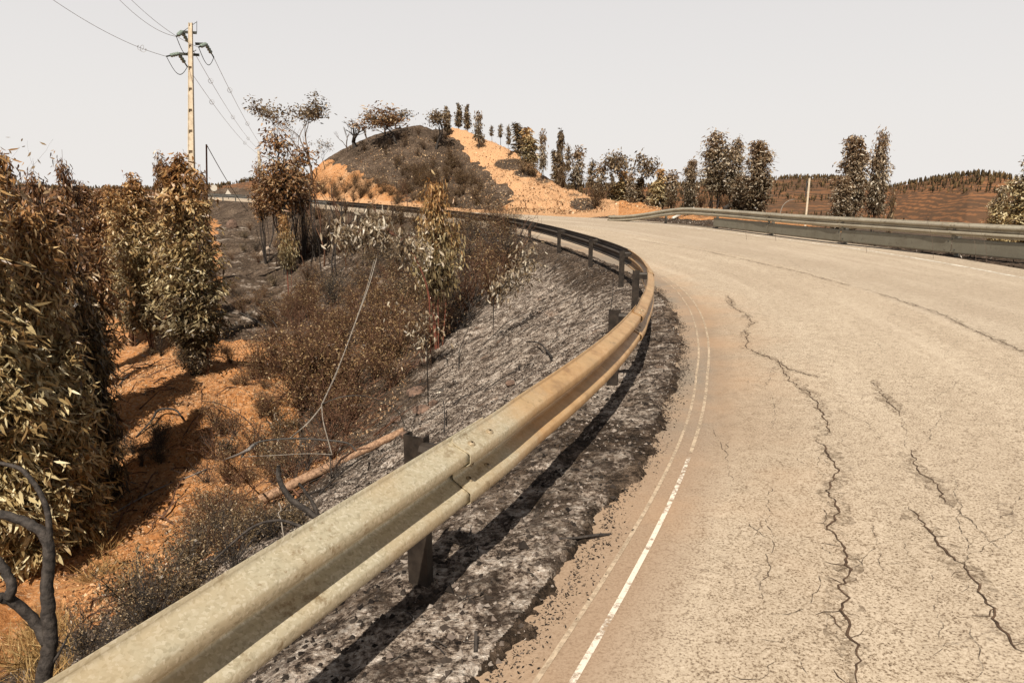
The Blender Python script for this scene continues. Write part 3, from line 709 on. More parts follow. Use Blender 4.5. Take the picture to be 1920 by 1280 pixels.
for i in range(npr):
    a = p0 + 4 * i; b = a + 4
    if b > REND - 7: continue
    s = np.linspace(a + .01, b - .01, 14); x, y, z, tx, ty = rpos(s); nx, ny = -ty, tx
    pp = np.array([(.0, .09), (.022, .10), (.026, .12), (.026, .40), (.022, .42), (.0, .435)])
    mb = MB(); P = np.stack([x + nx * .12, y + ny * .12, z + .01], 1)
    sweep_w(mb, P, np.stack([nx, ny], 1), pp, .003, lerp(.006, -.002, np.linspace(0, 1, 14)))
    mb.obj('protector_plate', M['plate'], right, False)
    for (ds, hz) in ((.1, .36), (-.1, .18)):
        if a + ds < 0: continue
        x, y, z, tx, ty = [float(v) for v in rpos(a + ds)]; nx, ny = -ty, tx
        one_bolt(right, (x + nx * .15, y + ny * .15, z + hz), (nx, ny, 0), .018, .008, 'sign_dark')
    mb = MB(); x, y, z, tx, ty = [float(v) for v in rpos(a)]
    mb.box((x - ty * .115, y + tx * .115, z + .445), (.05, .02, .055), np.array([[tx, ty, 0], [-ty, tx, 0], [0, 0, 1]])); mb.obj('plate_hanger', M['plate'], right)

# ------------------------------------------------------------------ trees
def envelope(u, kind):
    if kind == 'cone': return (np.clip(u, 0.001, 1) + .04) ** .30 * (1 - u) ** .85 * 1.32 * sst(-.05, .12, u)
    if kind == 'column': return np.minimum(1, (u + .08) ** .25 * (1 - u) ** .62 * 1.2)
    if kind == 'ragged': return (.75 + .28 * np.sin(u * 11 + 1.0)) * (1 - u) ** .5 * 1.1
    return np.sin(np.pi * np.clip(u * .9 + .08, 0, 1)) ** .6
def tree_meshes(name, H, Rc, cb, nst, nbr, nlf, leaf, mat, bark, seed, kind='cone', simple=False, droop=.85, up=.9, spread=.12, stem_r=.035, lw=.2, tone_h=0.0, jit=.10, char=True):
    rnd = R(seed); mb = MB(); stems = []
    for k in range(nst):
        an = rnd.uniform(0, 6.28); d = .55 * spread * H * rnd.uniform(.2, 1) if k else 0.0
        hk = H * (rnd.uniform(.62, .97) if k else .99); n = 9; t = np.linspace(0, 1, n)
        base = np.array([math.cos(an), math.sin(an), 0]) * rnd.uniform(.02, .16) * (nst > 1)
        wob = np.cumsum(rnd.normal(0, .012 * H, (n, 2)), axis=0) * t[:, None]
        P = np.stack([base[0] + math.cos(an) * d * t ** .8 + wob[:, 0], base[1] + math.sin(an) * d * t ** .8 + wob[:, 1], -.25 + t * (hk + .25)], 1)
        if k == 0: P[:, :2] -= P[-1, :2] * t[:, None] * .7
        stems.append(P); mb.tube(P, stem_r * (1 - t * .88) * (1 if k == 0 else .75), 5 if not simple else 3, False)
    LP, LD, LT, LC = [], [], [], []
    for b in range(nbr):
        u = rnd.beta(1.1, 1.1); P = stems[0 if rnd.rand() < .3 else rnd.randint(nst)]; zt = P[-1, 2]; z = H * cb + (zt - H * cb) * u
        zz = np.clip(z - rnd.uniform(.05, .16) * H * (.4 + u * .3), .02 * H, zt); c = np.array([np.interp(zz, P[:, 2], P[:, 0]), np.interp(zz, P[:, 2], P[:, 1]), zz])
        rr = Rc * (.68 if nst > 2 else 1) * float(envelope(np.array(u), kind)) * rnd.uniform(.5, 1.15)
        an = rnd.uniform(0, 6.28); e = np.array([c[0] + math.cos(an) * rr, c[1] + math.sin(an) * rr, z + rnd.uniform(0, .03) * H * up])
        t = np.linspace(0, 1, 5)[:, None]; arc = np.array([0, 0, 1.]) * np.sin(t * math.pi * .85) * rr * .25 * up
        B = c + (e - c) * t + arc + rnd.normal(0, .02, (5, 3)) * rr
        mb.tube(B, np.linspace(stem_r * .3, stem_r * .08, 5), 3, False)
        nl = int(nlf * rnd.uniform(.5, 1.5)); ti = rnd.uniform(.25, 1.03, nl)
        Q = np.stack([np.interp(ti, t[:, 0], B[:, k]) for k in range(3)], 1) + rnd.normal(0, jit, (nl, 3)) * [1, 1, .9]
        od = (e - c); od[2] = 0; od /= np.linalg.norm(od) + 1e-6
        D = rnd.normal(0, .42, (nl, 3)) + od * (1 - droop) * 1.3 + np.array([0, 0, -1.]) * droop
        LP.append(Q); LD.append(D); LT.append(np.full(nl, rnd.uniform(-.24, .24))); LC.append(np.full(nl, float(1 - sst(.18, .62, np.array(u + rnd.normal(0, .13)))) if char else 0.))  # last list: darker-leaf weight per branch, stronger low in the crown, with noise
    P = np.vstack(LP); D = np.vstack(LD); n = len(P)
    L = leaf * rnd.uniform(.6, 1.25, n); V, Q, T, tone = leaves(P, D, L, L * lw * rnd.uniform(.7, 1.2, n), rnd, .6, simple)
    per = 4 if simple else 6
    tone = np.clip(tone * .8 + .1 + np.repeat(np.concatenate(LT), per) - tone_h * (np.repeat(P[:, 2], per) / H - .45), 0, 1)
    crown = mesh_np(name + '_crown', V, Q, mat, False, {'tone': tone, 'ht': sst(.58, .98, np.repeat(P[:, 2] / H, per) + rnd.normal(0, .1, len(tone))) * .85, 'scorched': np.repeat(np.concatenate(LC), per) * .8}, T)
    trunk = mb.mesh(name + '_trunk', bark, True)
    return dict(trunk=trunk, crown=crown, H=H, R=float(np.percentile(np.abs(P[:, 0]), 98.5)))
GR_ = 'scorched trees beyond the right guardrail'; GH = 'narrow scorched trees along the hill crest'
def put_tree(proto, name, loc, h, rad, label, group, seed, cat='tree'):
    o = empty(name, tuple(loc), label, cat, group, R(seed).uniform(0, 6.28))
    sz = h / proto['H']; sr = rad / proto['R']; o.scale = (sr, sr, sz)
    link('trunk', proto['trunk'], o); link('crown', proto['crown'], o); return o

nearA = tree_meshes('nearA', 6.6, 1.35, .02, 6, 680, 70, .185, M['leaf_cream'], M['char_brown'], 1, 'column', char=False, tone_h=.0, lw=.22, stem_r=.045, droop=.82)
nearC = tree_meshes('nearC', 6.0, 1.2, .03, 5, 420, 44, .23, M['leaf_charred'], M['char_brown'], 21, 'column', tone_h=.1, lw=.2, stem_r=.04, char=False)
nearB = tree_meshes('nearB', 7.2, 1.25, .03, 5, 500, 58, .18, M['leaf_cream'], M['char_brown'], 2, 'cone', tone_h=.1, lw=.22, droop=.82, char=False, stem_r=.045)
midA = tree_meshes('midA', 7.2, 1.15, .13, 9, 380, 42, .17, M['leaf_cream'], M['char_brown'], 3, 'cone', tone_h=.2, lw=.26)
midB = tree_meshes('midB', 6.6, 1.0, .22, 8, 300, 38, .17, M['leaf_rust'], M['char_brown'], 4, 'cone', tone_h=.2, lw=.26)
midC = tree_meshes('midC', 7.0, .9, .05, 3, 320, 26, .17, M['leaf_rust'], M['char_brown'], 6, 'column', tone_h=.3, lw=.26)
tallA = tree_meshes('tallA', 9.3, 1.25, .44, 10, 120, 26, .22, M['leaf_rust'], M['char'], 7, 'cone', tone_h=-.1, lw=.3, spread=.09, stem_r=.045, jit=.2, char=False)
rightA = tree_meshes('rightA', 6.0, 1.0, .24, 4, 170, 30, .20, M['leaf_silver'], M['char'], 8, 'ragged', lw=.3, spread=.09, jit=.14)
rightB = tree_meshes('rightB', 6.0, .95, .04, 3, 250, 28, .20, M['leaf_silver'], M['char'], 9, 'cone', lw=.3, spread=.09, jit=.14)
rightC = tree_meshes('rightC', 6.0, .95, .02, 5, 330, 30, .20, M['leaf_pale'], M['char'], 19, 'cone', lw=.3, spread=.16, jit=.13, char=False)
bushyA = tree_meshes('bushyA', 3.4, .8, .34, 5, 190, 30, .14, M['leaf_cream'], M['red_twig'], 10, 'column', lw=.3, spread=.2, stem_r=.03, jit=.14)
farA = tree_meshes('farA', 4.5, .6, .18, 2, 90, 18, .30, M['leaf_dark'], M['char'], 11, 'column', True, spread=.05, stem_r=.05, lw=.4)
farB = tree_meshes('farB', 4.5, .6, .08, 2, 100, 18, .30, M['leaf_dark'], M['char'], 12, 'cone', True, spread=.07, stem_r=.05, lw=.4)
farE = tree_meshes('farE', 4.5, .6, .25, 3, 45, 22, .30, M['leaf_silver'], M['char'], 15, 'ragged', True, spread=.1, stem_r=.05, lw=.4, jit=.18)
farC = tree_meshes('farC', 4.5, .55, .45, 2, 40, 14, .3, M['leaf_dark'], M['char'], 13, 'round', True, spread=.05, stem_r=.04, lw=.4)
farD = tree_meshes('farD', 4.5, .7, .02, 3, 110, 18, .32, M['leaf_cream'], M['char'], 14, 'cone', True, spread=.09, stem_r=.05, lw=.4)

def tree_px(proto, px, base_py, top_py, wpx, name, label, group=None, dist=None, seed=0, wf=None):
    """stand a tree where the line of sight to its foot meets the ground (or at a distance)"""
    if dist is None: q = hit(px, base_py)
    else:
        r = ray(px, 640); k = dist / math.hypot(r[0], r[1]); q = np.array([r[0] * k, r[1] * k, 0]); q[2] = zg(q[0], q[1])
    r = ray(px, top_py); D = math.hypot(q[0], q[1]) / math.hypot(r[0], r[1]); ztop = r[2] * D
    h = ztop - q[2]; rad = (wf or (.78 if group in (GR_, GH) else 1.0)) * wpx / F_PX * D
    return put_tree(proto, name, q, h, rad, label, group, seed or int(abs(px)) + 1)

GN = 'scorched trees rising on the left of the frame'
E_ = 'eucalyptus_tree'
tree_px(nearB, -15, 0, 275, 120, E_, 'tall scorched eucalyptus cut by the left edge of the frame, olive and rust leaves', GN, dist=12.6)
tree_px(nearC, 148, 0, 420, 42, E_, 'darker scorched eucalyptus half hidden at the right of the dense cream-leaved one', GN, dist=14.6)
tree_px(nearA, 70, 0, 385, 74, E_, 'near eucalyptus with dense cream drooping leaves, right of the one cut by the left edge', GN, dist=13.4)
tree_px(nearB, 45, 0, 290, 72, E_, 'rust-topped eucalyptus rising behind the dense cream-leaved one at the left', GN, dist=16)
tree_px(midC, 112, 0, 298, 34, E_, 'narrow rust-brown spire, left one of the two slim spires above the big left tree', GN, dist=21)
tree_px(midC, 165, 0, 277, 26, E_, 'tallest slim rust-brown spire standing between the big left tree and the distant clump', GN, dist=27, seed=8)
tree_px(midB, 148, 0, 345, 60, E_, 'short broad brown tree filling behind the right flank of the big left tree', GN, dist=17)
tree_px(midB, 196, 0, 338, 26, E_, 'small brown tree in the distant clump, next to the tall slim spire', 'distant clump left of the pole', dist=42)
tree_px(midB, 218, 0, 350, 22, E_, 'small brown tree in the middle of the distant clump behind the orange bank', 'distant clump left of the pole', dist=43, seed=3)
tree_px(midA, 236, 0, 347, 22, E_, 'small brown tree at the right of the distant clump, behind the mid-ground trio', 'distant clump left of the pole', dist=45, seed=3)
tree_px(midB, 258, 0, 348, 16, E_, 'little tree showing over the shoulder of the mid-ground trio', 'distant clump left of the pole', dist=60, seed=5)
for k, (p, t, w, d, l) in enumerate([(8, 345, 22, 60, 'far bushy tree at the very left edge of the frame'), (178, 352, 14, 75, 'tiny far tree under the tall slim spire'), (205, 352, 12, 80, 'tiny far tree behind the distant clump'), (262, 350, 14, 70, 'tiny far tree right of the distant clump')]):
    tree_px(farB, p, 0, t, w, E_, l, 'tiny far trees on the left skyline', dist=d)
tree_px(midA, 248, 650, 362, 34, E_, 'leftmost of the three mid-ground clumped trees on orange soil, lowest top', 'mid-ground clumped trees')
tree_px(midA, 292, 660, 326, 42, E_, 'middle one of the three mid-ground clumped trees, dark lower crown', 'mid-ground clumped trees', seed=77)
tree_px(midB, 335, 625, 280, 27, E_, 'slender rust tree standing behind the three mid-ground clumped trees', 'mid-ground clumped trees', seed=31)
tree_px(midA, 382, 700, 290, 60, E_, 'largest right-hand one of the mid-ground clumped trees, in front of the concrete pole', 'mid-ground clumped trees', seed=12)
tree_px(midC, 404, 0, 305, 20, E_, 'thin rust spire just right of the concrete pole', 'mid-ground clumped trees', dist=29, seed=9)
tree_px(tallA, 550, 0, 222, 50, E_, 'tall many-stemmed eucalyptus with brown crown in front of the far rail', 'tall trees beside the far rail', dist=42)
tree_px(tallA, 579, 0, 268, 27, E_, 'shorter eucalyptus right against the tall many-stemmed one', 'tall trees beside the far rail', dist=44, seed=4)
tree_px(tallA, 512, 0, 290, 22, E_, 'lowest leafy eucalyptus left of the tall many-stemmed one, hiding the second pole', 'tall trees beside the far rail', dist=46, seed=14)
tree_px(bushyA, 822, 655, 335, 44, 'broadleaf_sapling', 'silver-leaved sapling standing in front of the guardrail below the hill', None)
tree_px(bushyA, 542, 555, 400, 18, 'broadleaf_sapling', 'pale leaning sapling at the foot of the thin black stems', None)
GH = 'narrow scorched trees along the hill crest'
hl = [(846,0,195,9,farA,84),(866,0,190,10,farA,84),(883,0,192,9,farA,83),(901,0,208,12,farE,81),(925,0,235,6,farC,84),(940,0,232,7,farC,83),(953,0,234,7,farC,82),
      (970,0,231,18,farB,75),(990,0,236,19,farD,73),(1014,0,242,10,farE,74),(1036,0,282,12,farB,69),(1046,0,244,13,farB,69),(1060,0,270,9,farC,72),(1077,0,273,17,farE,66),(1104,0,298,13,farC,66),(1118,0,305,16,farE,63),
      (1137,0,320,10,farA,62),(1155,0,318,20,farD,60),(1172,0,325,12,farE,60),(1188,0,332,16,farB,58),(1222,0,314,17,farD,57),(1245,0,319,19,farE,56),(1208,0,345,10,farA,60)]
hl.sort()
ordn = ['first','second','third','fourth','fifth','sixth','seventh','eighth','ninth','tenth','eleventh','twelfth','thirteenth','fourteenth','fifteenth','sixteenth','seventeenth','eighteenth','nineteenth','twentieth','twenty-first','twenty-second','twenty-third','twenty-fourth']
for k, (p, _, t, w, pr, d) in enumerate(hl):
    d = float(np.interp(p, RIDGE[:, 0], RIDGE[:, 2])) + (1.2 if k % 3 else -2.5)
    tree_px(pr, p, 0, t, w, E_, f'{ordn[k]} from the left of the scorched trees down the hill crest', GH, dist=d)
GR = 'scorched trees beyond the right guardrail'
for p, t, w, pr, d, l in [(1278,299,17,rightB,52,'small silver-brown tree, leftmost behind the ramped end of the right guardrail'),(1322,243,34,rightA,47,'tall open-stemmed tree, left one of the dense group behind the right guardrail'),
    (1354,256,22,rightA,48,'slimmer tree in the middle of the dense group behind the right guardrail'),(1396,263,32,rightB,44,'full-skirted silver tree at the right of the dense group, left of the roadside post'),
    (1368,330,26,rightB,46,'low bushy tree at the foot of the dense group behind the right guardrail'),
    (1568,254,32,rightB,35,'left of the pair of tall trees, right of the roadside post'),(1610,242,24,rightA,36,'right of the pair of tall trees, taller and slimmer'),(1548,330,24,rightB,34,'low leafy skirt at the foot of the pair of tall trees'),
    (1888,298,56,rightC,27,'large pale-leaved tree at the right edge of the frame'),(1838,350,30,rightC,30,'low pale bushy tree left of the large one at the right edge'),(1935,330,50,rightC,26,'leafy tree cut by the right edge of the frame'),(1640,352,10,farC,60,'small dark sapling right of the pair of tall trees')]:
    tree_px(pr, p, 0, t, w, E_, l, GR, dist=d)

# bare and thinly-leaved trees: recursive branching
def branch_tree(name, loc, h, seed, label, mat, group=None, depth=4, r0=.05, up=.55, fan=.6, leafmat=None, leaf=.14, nleaf=6, first=.35, cat='tree', crownmin=.6, lean=(0, 0), sh=1.0, sides=5, wide=1.0):
    rnd = R(seed); mb = MB(); tips = []
    def grow(p, d, L, r, lv):
        n = 5; P = [p]; q = p.copy(); dd = d.copy()
        for k in range(n):
            dd = dd + rnd.normal(0, .13, 3) + np.array([0, 0, .05 * up]); dd /= np.linalg.norm(dd); q = q + dd * L / n; P.append(q)
        P = np.array(P); mb.tube(P, np.linspace(r, r * .62, n + 1), sides if lv < 2 else 3, lv == depth)
        if lv >= depth: tips.append((P[-1], dd)); tips.append((P[3], dd)); return
        for k in range(rnd.randint(2, 4) if lv < depth - 1 else 3):
            t = rnd.uniform(.55, 1) if k else 1.0; b = P[int(round(t * n))]
            nd = dd + rnd.normal(0, fan, 3) * [1, 1, .6]; nd[2] = abs(nd[2]) * .6 + up * .5; nd /= np.linalg.norm(nd)
            grow(b, nd, L * rnd.uniform(.55, .85) * sh, r * rnd.uniform(.5, .66), lv + 1)
    grow(np.array([0, 0, -.15]), np.array([lean[0], lean[1], 1.0]), h * first, r0, 0)
    V = np.vstack(mb.v); sc = h / V[:, 2].max()
    root = empty(name, tuple(loc), label, cat, group); root.scale = (wide, wide, 1)
    mb.v = [v * sc for v in mb.v]; mb.obj('trunk', mat, root, True)
    if leafmat:
        P = np.array([t[0] for t in tips]) * sc; P = P[P[:, 2] > h * crownmin]
        P = np.repeat(P, nleaf, axis=0) + rnd.normal(0, leaf * .9, (len(P) * nleaf, 3)); D = rnd.normal(0, .6, P.shape) + [0, 0, -.5]
        L = leaf * rnd.uniform(.6, 1.2, len(P)); V, Q, T, tone = leaves(P, D, L, L * .42, rnd, .3, True)
        link('crown', mesh_np('crown', V, Q, leafmat, False, {'tone': tone}, T), root)
    return root
def by_dist(px, dist):
    r = ray(px, 640); k = dist / math.hypot(r[0], r[1]); x, y = r[0] * k, r[1] * k; return np.array([x, y, zg(x, y)])
def htop(q, px, top_py):
    r = ray(px, top_py); return r[2] * math.hypot(q[0], q[1]) / math.hypot(r[0], r[1]) - q[2]
def btree(px, base, top, seed, label, dist=None, name='bare_tree', **kw):
    q = hit(px, base) if dist is None else by_dist(px, dist); return branch_tree(name, q, htop(q, px, top), seed, label, **kw)
btree(600, 0, 172, 3, 'tall thin eucalyptus with umbrella crown on the left shoulder of the hill', 90, 'umbrella_tree', mat=M['bark'], depth=5, r0=.16, first=.46, up=1.0, fan=.62, leafmat=M['leaf_dark'], leaf=.36, nleaf=7, crownmin=.70, wide=1.5)
btree(575, 0, 200, 8, 'thin leafless tree just left of the umbrella-crowned one', 91, mat=M['bark'], depth=5, r0=.12, first=.4, up=1.2, fan=.36, leafmat=M['leaf_dark'], leaf=.34, nleaf=2, crownmin=.8)
btree(683, 0, 226, 12, 'bare charred antler-like tree on the dark left skyline of the hill', 91, mat=M['char'], depth=4, r0=.15, first=.3, up=.8, fan=.7, wide=1.4)
btree(668, 0, 232, 14, 'spindly bare tree left of the antler-like charred one', 91, mat=M['bark'], depth=4, r0=.09, first=.3, up=1.1, fan=.5)
btree(706, 0, 232, 15, 'spindly bare sapling right of the antler-like charred tree', 91, mat=M['bark'], depth=4, r0=.09, first=.3, up=1.1, fan=.5)
btree(628, 0, 262, 16, 'small tufted tree between the umbrella crown and the charred antler tree', 90, mat=M['char'], depth=4, r0=.04, first=.3, up=1.0, fan=.5, leafmat=M['leaf_dark'], leaf=.24, nleaf=3)
btree(756, 275, 203, 21, 'wide rust-brown round bush-like tree on the dark hilltop', 86, 'round_tree', mat=M['char'], depth=5, r0=.06, first=.20, up=.7, fan=.95, sh=1.1, leafmat=M['leaf_rust'], leaf=.30, nleaf=5, crownmin=.2, wide=1.75)
btree(738, 270, 208, 22, 'grey-brown round tree, left neighbour of the wide one on the dark hilltop', 90, 'round_tree', mat=M['char'], depth=5, r0=.05, first=.20, up=.7, fan=.95, sh=1.1, leafmat=M['leaf_dark'], leaf=.26, nleaf=4, crownmin=.2, wide=1.7)
btree(826, 290, 208, 23, 'forked dark tree at the top of the sandy track', 84, 'forked_tree', mat=M['char'], depth=5, r0=.09, first=.25, up=.8, fan=.75, leafmat=M['leaf_dark'], leaf=.30, nleaf=5, crownmin=.3, wide=1.3)
btree(1160, 0, 290, 24, 'umbrella-crowned tree at the foot of the hill crest row', 59, 'umbrella_tree', mat=M['char'], depth=5, r0=.13, first=.4, up=.8, fan=.7, leafmat=M['leaf_dark'], leaf=.30, nleaf=5, crownmin=.62)
btree(18, 0, 262, 25, 'fine bare twiggy treetop at the upper left edge', 16, mat=M['bark'], depth=5, r0=.05, first=.55, up=1.4, fan=.4, leafmat=M['leaf_dark'], leaf=.12, nleaf=1, crownmin=.8)
for k, (p, t, d, l) in enumerate([(690,380,46,'bare black tree left of the two beside the far rail'),(716,352,47,'thin reddish bare tree between the two bare black trees by the far rail'),(745,365,45,'bare black tree right of the two beside the far rail'),
      (772,330,62,'thin bare stem standing on the bank above the far rail'),(757,292,68,'short bare dark snag in the middle of the dark slope'),(985,370,52,'low dark bush by the foot of the sandy track'),(668,390,42,'black bare bush beneath the far rail, left of the bare trees')]):
    btree(p, 0, t, 40 + k, l, d, 'bare_sapling', mat=M['char_brown'] if k % 2 else M['char'], depth=4, r0=.035, first=.3, up=.9, fan=.55)
# thin black stems standing in front of the far road
for k, (p, b, t) in enumerate([(530,470,330),(548,500,330),(560,495,320),(571,500,310),(583,505,330),(592,490,345),(607,500,320),(618,470,330),(632,520,335),(648,505,350),(660,480,370),(604,520,340),(640,470,345),(575,470,350),(505,480,370),(520,500,390),(622,540,360),(680,500,385)]):
    q = hit(p, b); h = htop(q, p, t)
    branch_tree('burnt_sapling', q, h, 60 + k, 'thin black burnt stem in the thicket below the far rail', M['char'] if k % 3 else M['char_brown'], 'thin black stems below the far rail', depth=2, r0=.05 if k % 2 else .075, up=1.6, fan=.28, first=.72, cat='burnt stem', sides=4)

# arching fallen sapling with drooping leaves, over the gully
def poly(pts, n=8):
    return catmull(np.array(pts, float), n)
def arching(name, label, pts, dep, rad, leafm, nl, leaf, seed, mat, drop=.9, jit=.14, frac=(.3, 1)):
    rnd = R(seed); P = poly([atd(a, b, d) for (a, b), d in zip(pts, dep)]); base = P[0].copy(); base[2] = zg(base[0], base[1])
    root = empty(name, tuple(base), label, 'sapling'); Q = P - base; Q = np.vstack([[0, 0, -.1], Q])
    mb = MB(); mb.tube(Q, np.linspace(rad, rad * .25, len(Q)), 6)
    LP = []
    for k in range(26):
        t = rnd.uniform(*frac); c = Q[int(t * (len(Q) - 1))]; d = rnd.normal(0, 1, 3) * [1, 1, .5]; d /= np.linalg.norm(d); L = rnd.uniform(.2, .55)
        B = np.array([c, c + d * L * .5 + [0, 0, .06], c + d * L]); mb.tube(B, [rad * .25, rad * .18, rad * .1], 3); LP.append(c + d * L * rnd.uniform(.2, 1.1, (nl // 26, 1)))
    mb.obj('trunk', mat, root, True); P = np.vstack(LP); P = P + rnd.normal(0, jit, P.shape)
    D = rnd.normal(0, .5, P.shape) + [0, 0, -drop]; L = leaf * rnd.uniform(.6, 1.2, len(P)); V, Qd, T, tone = leaves(P, D, L, L * .28, rnd, .4)
    link('crown', mesh_np('crown', V, Qd, leafm, False, {'tone': tone}, T), root); return root
arching('arching_sapling', 'red-stemmed sapling bent over in an arch, olive leaves hanging above the gully', [(805,560),(795,520),(770,470),(730,436),(690,432),(655,440)], [14.6,14.5,14.4,14.3,14.3,14.3], .022, M['leaf_silver'], 1300, .15, 3, M['red_twig'], frac=(.38, 1))
arching('leaning_sapling', 'low leafy sapling leaning right over the top of the ash slope', [(925,560),(945,535),(975,505),(1010,478)], [15.5,15.3,15.1,14.9], .015, M['leaf_silver'], 700, .13, 5, M['char'], jit=.12, frac=(.05, 1))
arching('leafy_sprig', 'pale leafy sprig hanging in the gully thicket', [(800,650),(795,620),(785,600),(776,585)], [12.5,12.4,12.3,12.2], .012, M['leaf_silver'], 330, .10, 6, M['char'], frac=(.0, 1), jit=.09)

# scorched brush: prototypes copied as individual shrubs
def brush(name, H, Rr, ns, seed, nl=700, leaf=.042, mat='char_brown', lm='leaf_brush', simple=True, thick=.0075):
    rnd = R(seed); mb = MB(); LP = []
    for k in range(ns):
        an = rnd.uniform(0, 6.28); l = rnd.uniform(.5, 1) * H; out_ = rnd.uniform(.1, 1) * Rr
        t = np.linspace(0, 1, 6); P = np.stack([math.cos(an) * out_ * t ** 1.2, math.sin(an) * out_ * t ** 1.2, -.05 + l * t], 1) + np.cumsum(rnd.normal(0, .025, (6, 3)), axis=0)
        mb.tube(P, np.linspace(thick, thick * .4, 6), 3, False); LP.append(P[2:])
        for j in range(4):
            i = rnd.randint(2, 6); d = rnd.normal(0, 1, 3) * [1, 1, .6] + [0, 0, .5]; d /= np.linalg.norm(d); q = P[i] + d * rnd.uniform(.1, .3) * H
            B = np.array([P[i], (P[i] + q) / 2 + rnd.normal(0, .02, 3), q]); mb.tube(B, [thick * .5, thick * .4, thick * .25], 3, False); LP.append(B[1:])
    tr = mb.mesh(name, M[mat], False); P = np.vstack(LP); P = P[rnd.randint(len(P), size=nl)] + rnd.normal(0, .05, (nl, 3))
    D = rnd.normal(0, 1, P.shape); L = leaf * rnd.uniform(.5, 1.5, nl); V, Q, T, tone = leaves(P, D, L, L * .4, rnd, .3, simple)
    return tr, mesh_np(name + 'l', V, Q, M[lm], False, {'tone': tone}, T)
BR = [brush('brushA', .95, .6, 40, 1, 1000), brush('brushB', 1.2, .75, 30, 2, 1300), brush('brushC', .7, .7, 46, 3, 1100), brush('brushD', 1.1, .6, 30, 4, 600, mat='char', lm='leaf_dark'), brush('brushE', .8, .7, 26, 5, 1300, leaf=.06, lm='leaf_dark', mat='char')]
BR.append(brush('brushF', 1.5, 1.3, 22, 6, 60, leaf=.05, lm='leaf_dark', mat='char_brown', thick=.010)); BR.append(brush('brushG', 1.3, 1.0, 16, 7, 30, leaf=.05, lm='leaf_dark', mat='char', thick=.012))
def brush_zone(polyg, n, label, group, kinds, s0, s1, seed, far=False):
    rnd = R(seed); acc = ([], [], [], [], 0) if far else None; VV, QQ, TT, TN, off = [], [], [], [], 0; SV, SQ, soff = [], [], 0; pg = np.array(polyg, float); c = 0; tries = 0
    while c < n and tries < n * 30:
        tries += 1; px = rnd.uniform(pg[:, 0].min(), pg[:, 0].max()); py = rnd.uniform(pg[:, 1].min(), pg[:, 1].max())
        ins = False; j = len(pg) - 1
        for i in range(len(pg)):
            if (pg[i, 1] > py) != (pg[j, 1] > py) and px < (pg[j, 0] - pg[i, 0]) * (py - pg[i, 1]) / (pg[j, 1] - pg[i, 1]) + pg[i, 0]: ins = not ins
            j = i
        if not ins: continue
        q = hit(px, py); tr, lf = BR[kinds[rnd.randint(len(kinds))]]
        if far:                                                     # uncountable scrub far off: one object
            s = rnd.uniform(s0, s1); a = rnd.uniform(0, 6.28); c_, d_ = math.cos(a), math.sin(a)
            me = lf; co = np.empty(len(me.vertices) * 3, np.float32); me.vertices.foreach_get('co', co); co = co.reshape(-1, 3)[:2400] * s
            tn = np.empty(len(me.vertices), np.float32); me.attributes['tone'].data.foreach_get('value', tn)
            VV.append(np.stack([co[:, 0] * c_ - co[:, 1] * d_, co[:, 0] * d_ + co[:, 1] * c_, co[:, 2]], 1) + q); TN.append(tn[:2400]); QQ.append(np.arange(len(co)).reshape(-1, 4) + off); off += len(co); c += 1
            co = np.empty(len(tr.vertices) * 3, np.float32); tr.vertices.foreach_get('co', co); co = co.reshape(-1, 3) * s
            fi = np.empty(len(tr.polygons) * 4, np.int32); tr.loops.foreach_get('vertex_index', fi)
            SV.append(np.stack([co[:, 0] * c_ - co[:, 1] * d_, co[:, 0] * d_ + co[:, 1] * c_, co[:, 2]], 1) + q); SQ.append(fi.reshape(-1, 4) + soff); soff += len(co); continue
        o = empty('shrub', tuple(q), label, 'shrub', group, rnd.uniform(0, 6.28)); s = rnd.uniform(s0, s1); o.scale = (s, s, s * rnd.uniform(.8, 1.2))
        link('stems', tr, o); link('foliage', lf, o); c += 1
    if far:
        me = mesh_np('scrub', np.vstack(VV + SV), np.vstack(QQ + [q_ + off for q_ in SQ]), M['leaf_brush'], False, {'tone': np.r_[np.concatenate(TN), np.full(soff, .12)]})
        tag(link('scrub', me), label, 'scrub', None, 'stuff')
GB = 'scorched brush filling the gully'
brush_zone([(445,420),(560,440),(600,520),(560,650),(450,620),(430,520)], 26, 'scattered burnt shrub on the grey bank between the mid-ground trees and the thin stems', 'shrubs on the grey bank', [0, 1, 3, 4], .5, 1.1, 12)
brush_zone([(620,420),(900,440),(1000,480),(900,560),(640,540)], 34, 'tall bare burnt shrub in the thicket just below the far rail', 'tall burnt shrubs below the far rail', [1, 3, 4, 3], .8, 1.5, 13)
brush_zone([(440,760),(640,740),(720,820),(560,960),(430,980),(360,900)], 16, 'long-twigged bare burnt bush by the fallen timber pole', 'bare bushes round the timber pole', [5, 6], .5, .9, 14)
brush_zone([(560,520),(940,440),(990,500),(860,640),(620,740),(540,640)], 26, 'bare black bush with long thin stems in the gully thicket', 'bare black bushes in the thicket', [5, 6], .8, 1.4, 15)
brush_zone([(520,560),(700,560),(820,600),(810,700),(700,790),(560,800),(480,740)], 46, 'fine rust-brown burnt shrub in the gully, around the leaning pale cable', GB, [0, 0, 1, 2], 1.0, 1.6, 1)
brush_zone([(560,470),(780,470),(960,470),(960,540),(860,640),(700,600),(540,590)], 44, 'dark brown burnt shrub in the thicket below the silver-leaved sapling', GB + ', upper part', [0, 1, 3, 4, 3], .9, 1.5, 2)
brush_zone([(400,780),(560,790),(600,850),(470,960),(330,1090),(290,1130),(400,900)], 24, 'wiry burnt shrub on orange soil between the fallen timber and the left trees', 'wiry shrubs at the bottom left', [0, 2, 2, 3, 4], .45, .85, 3)
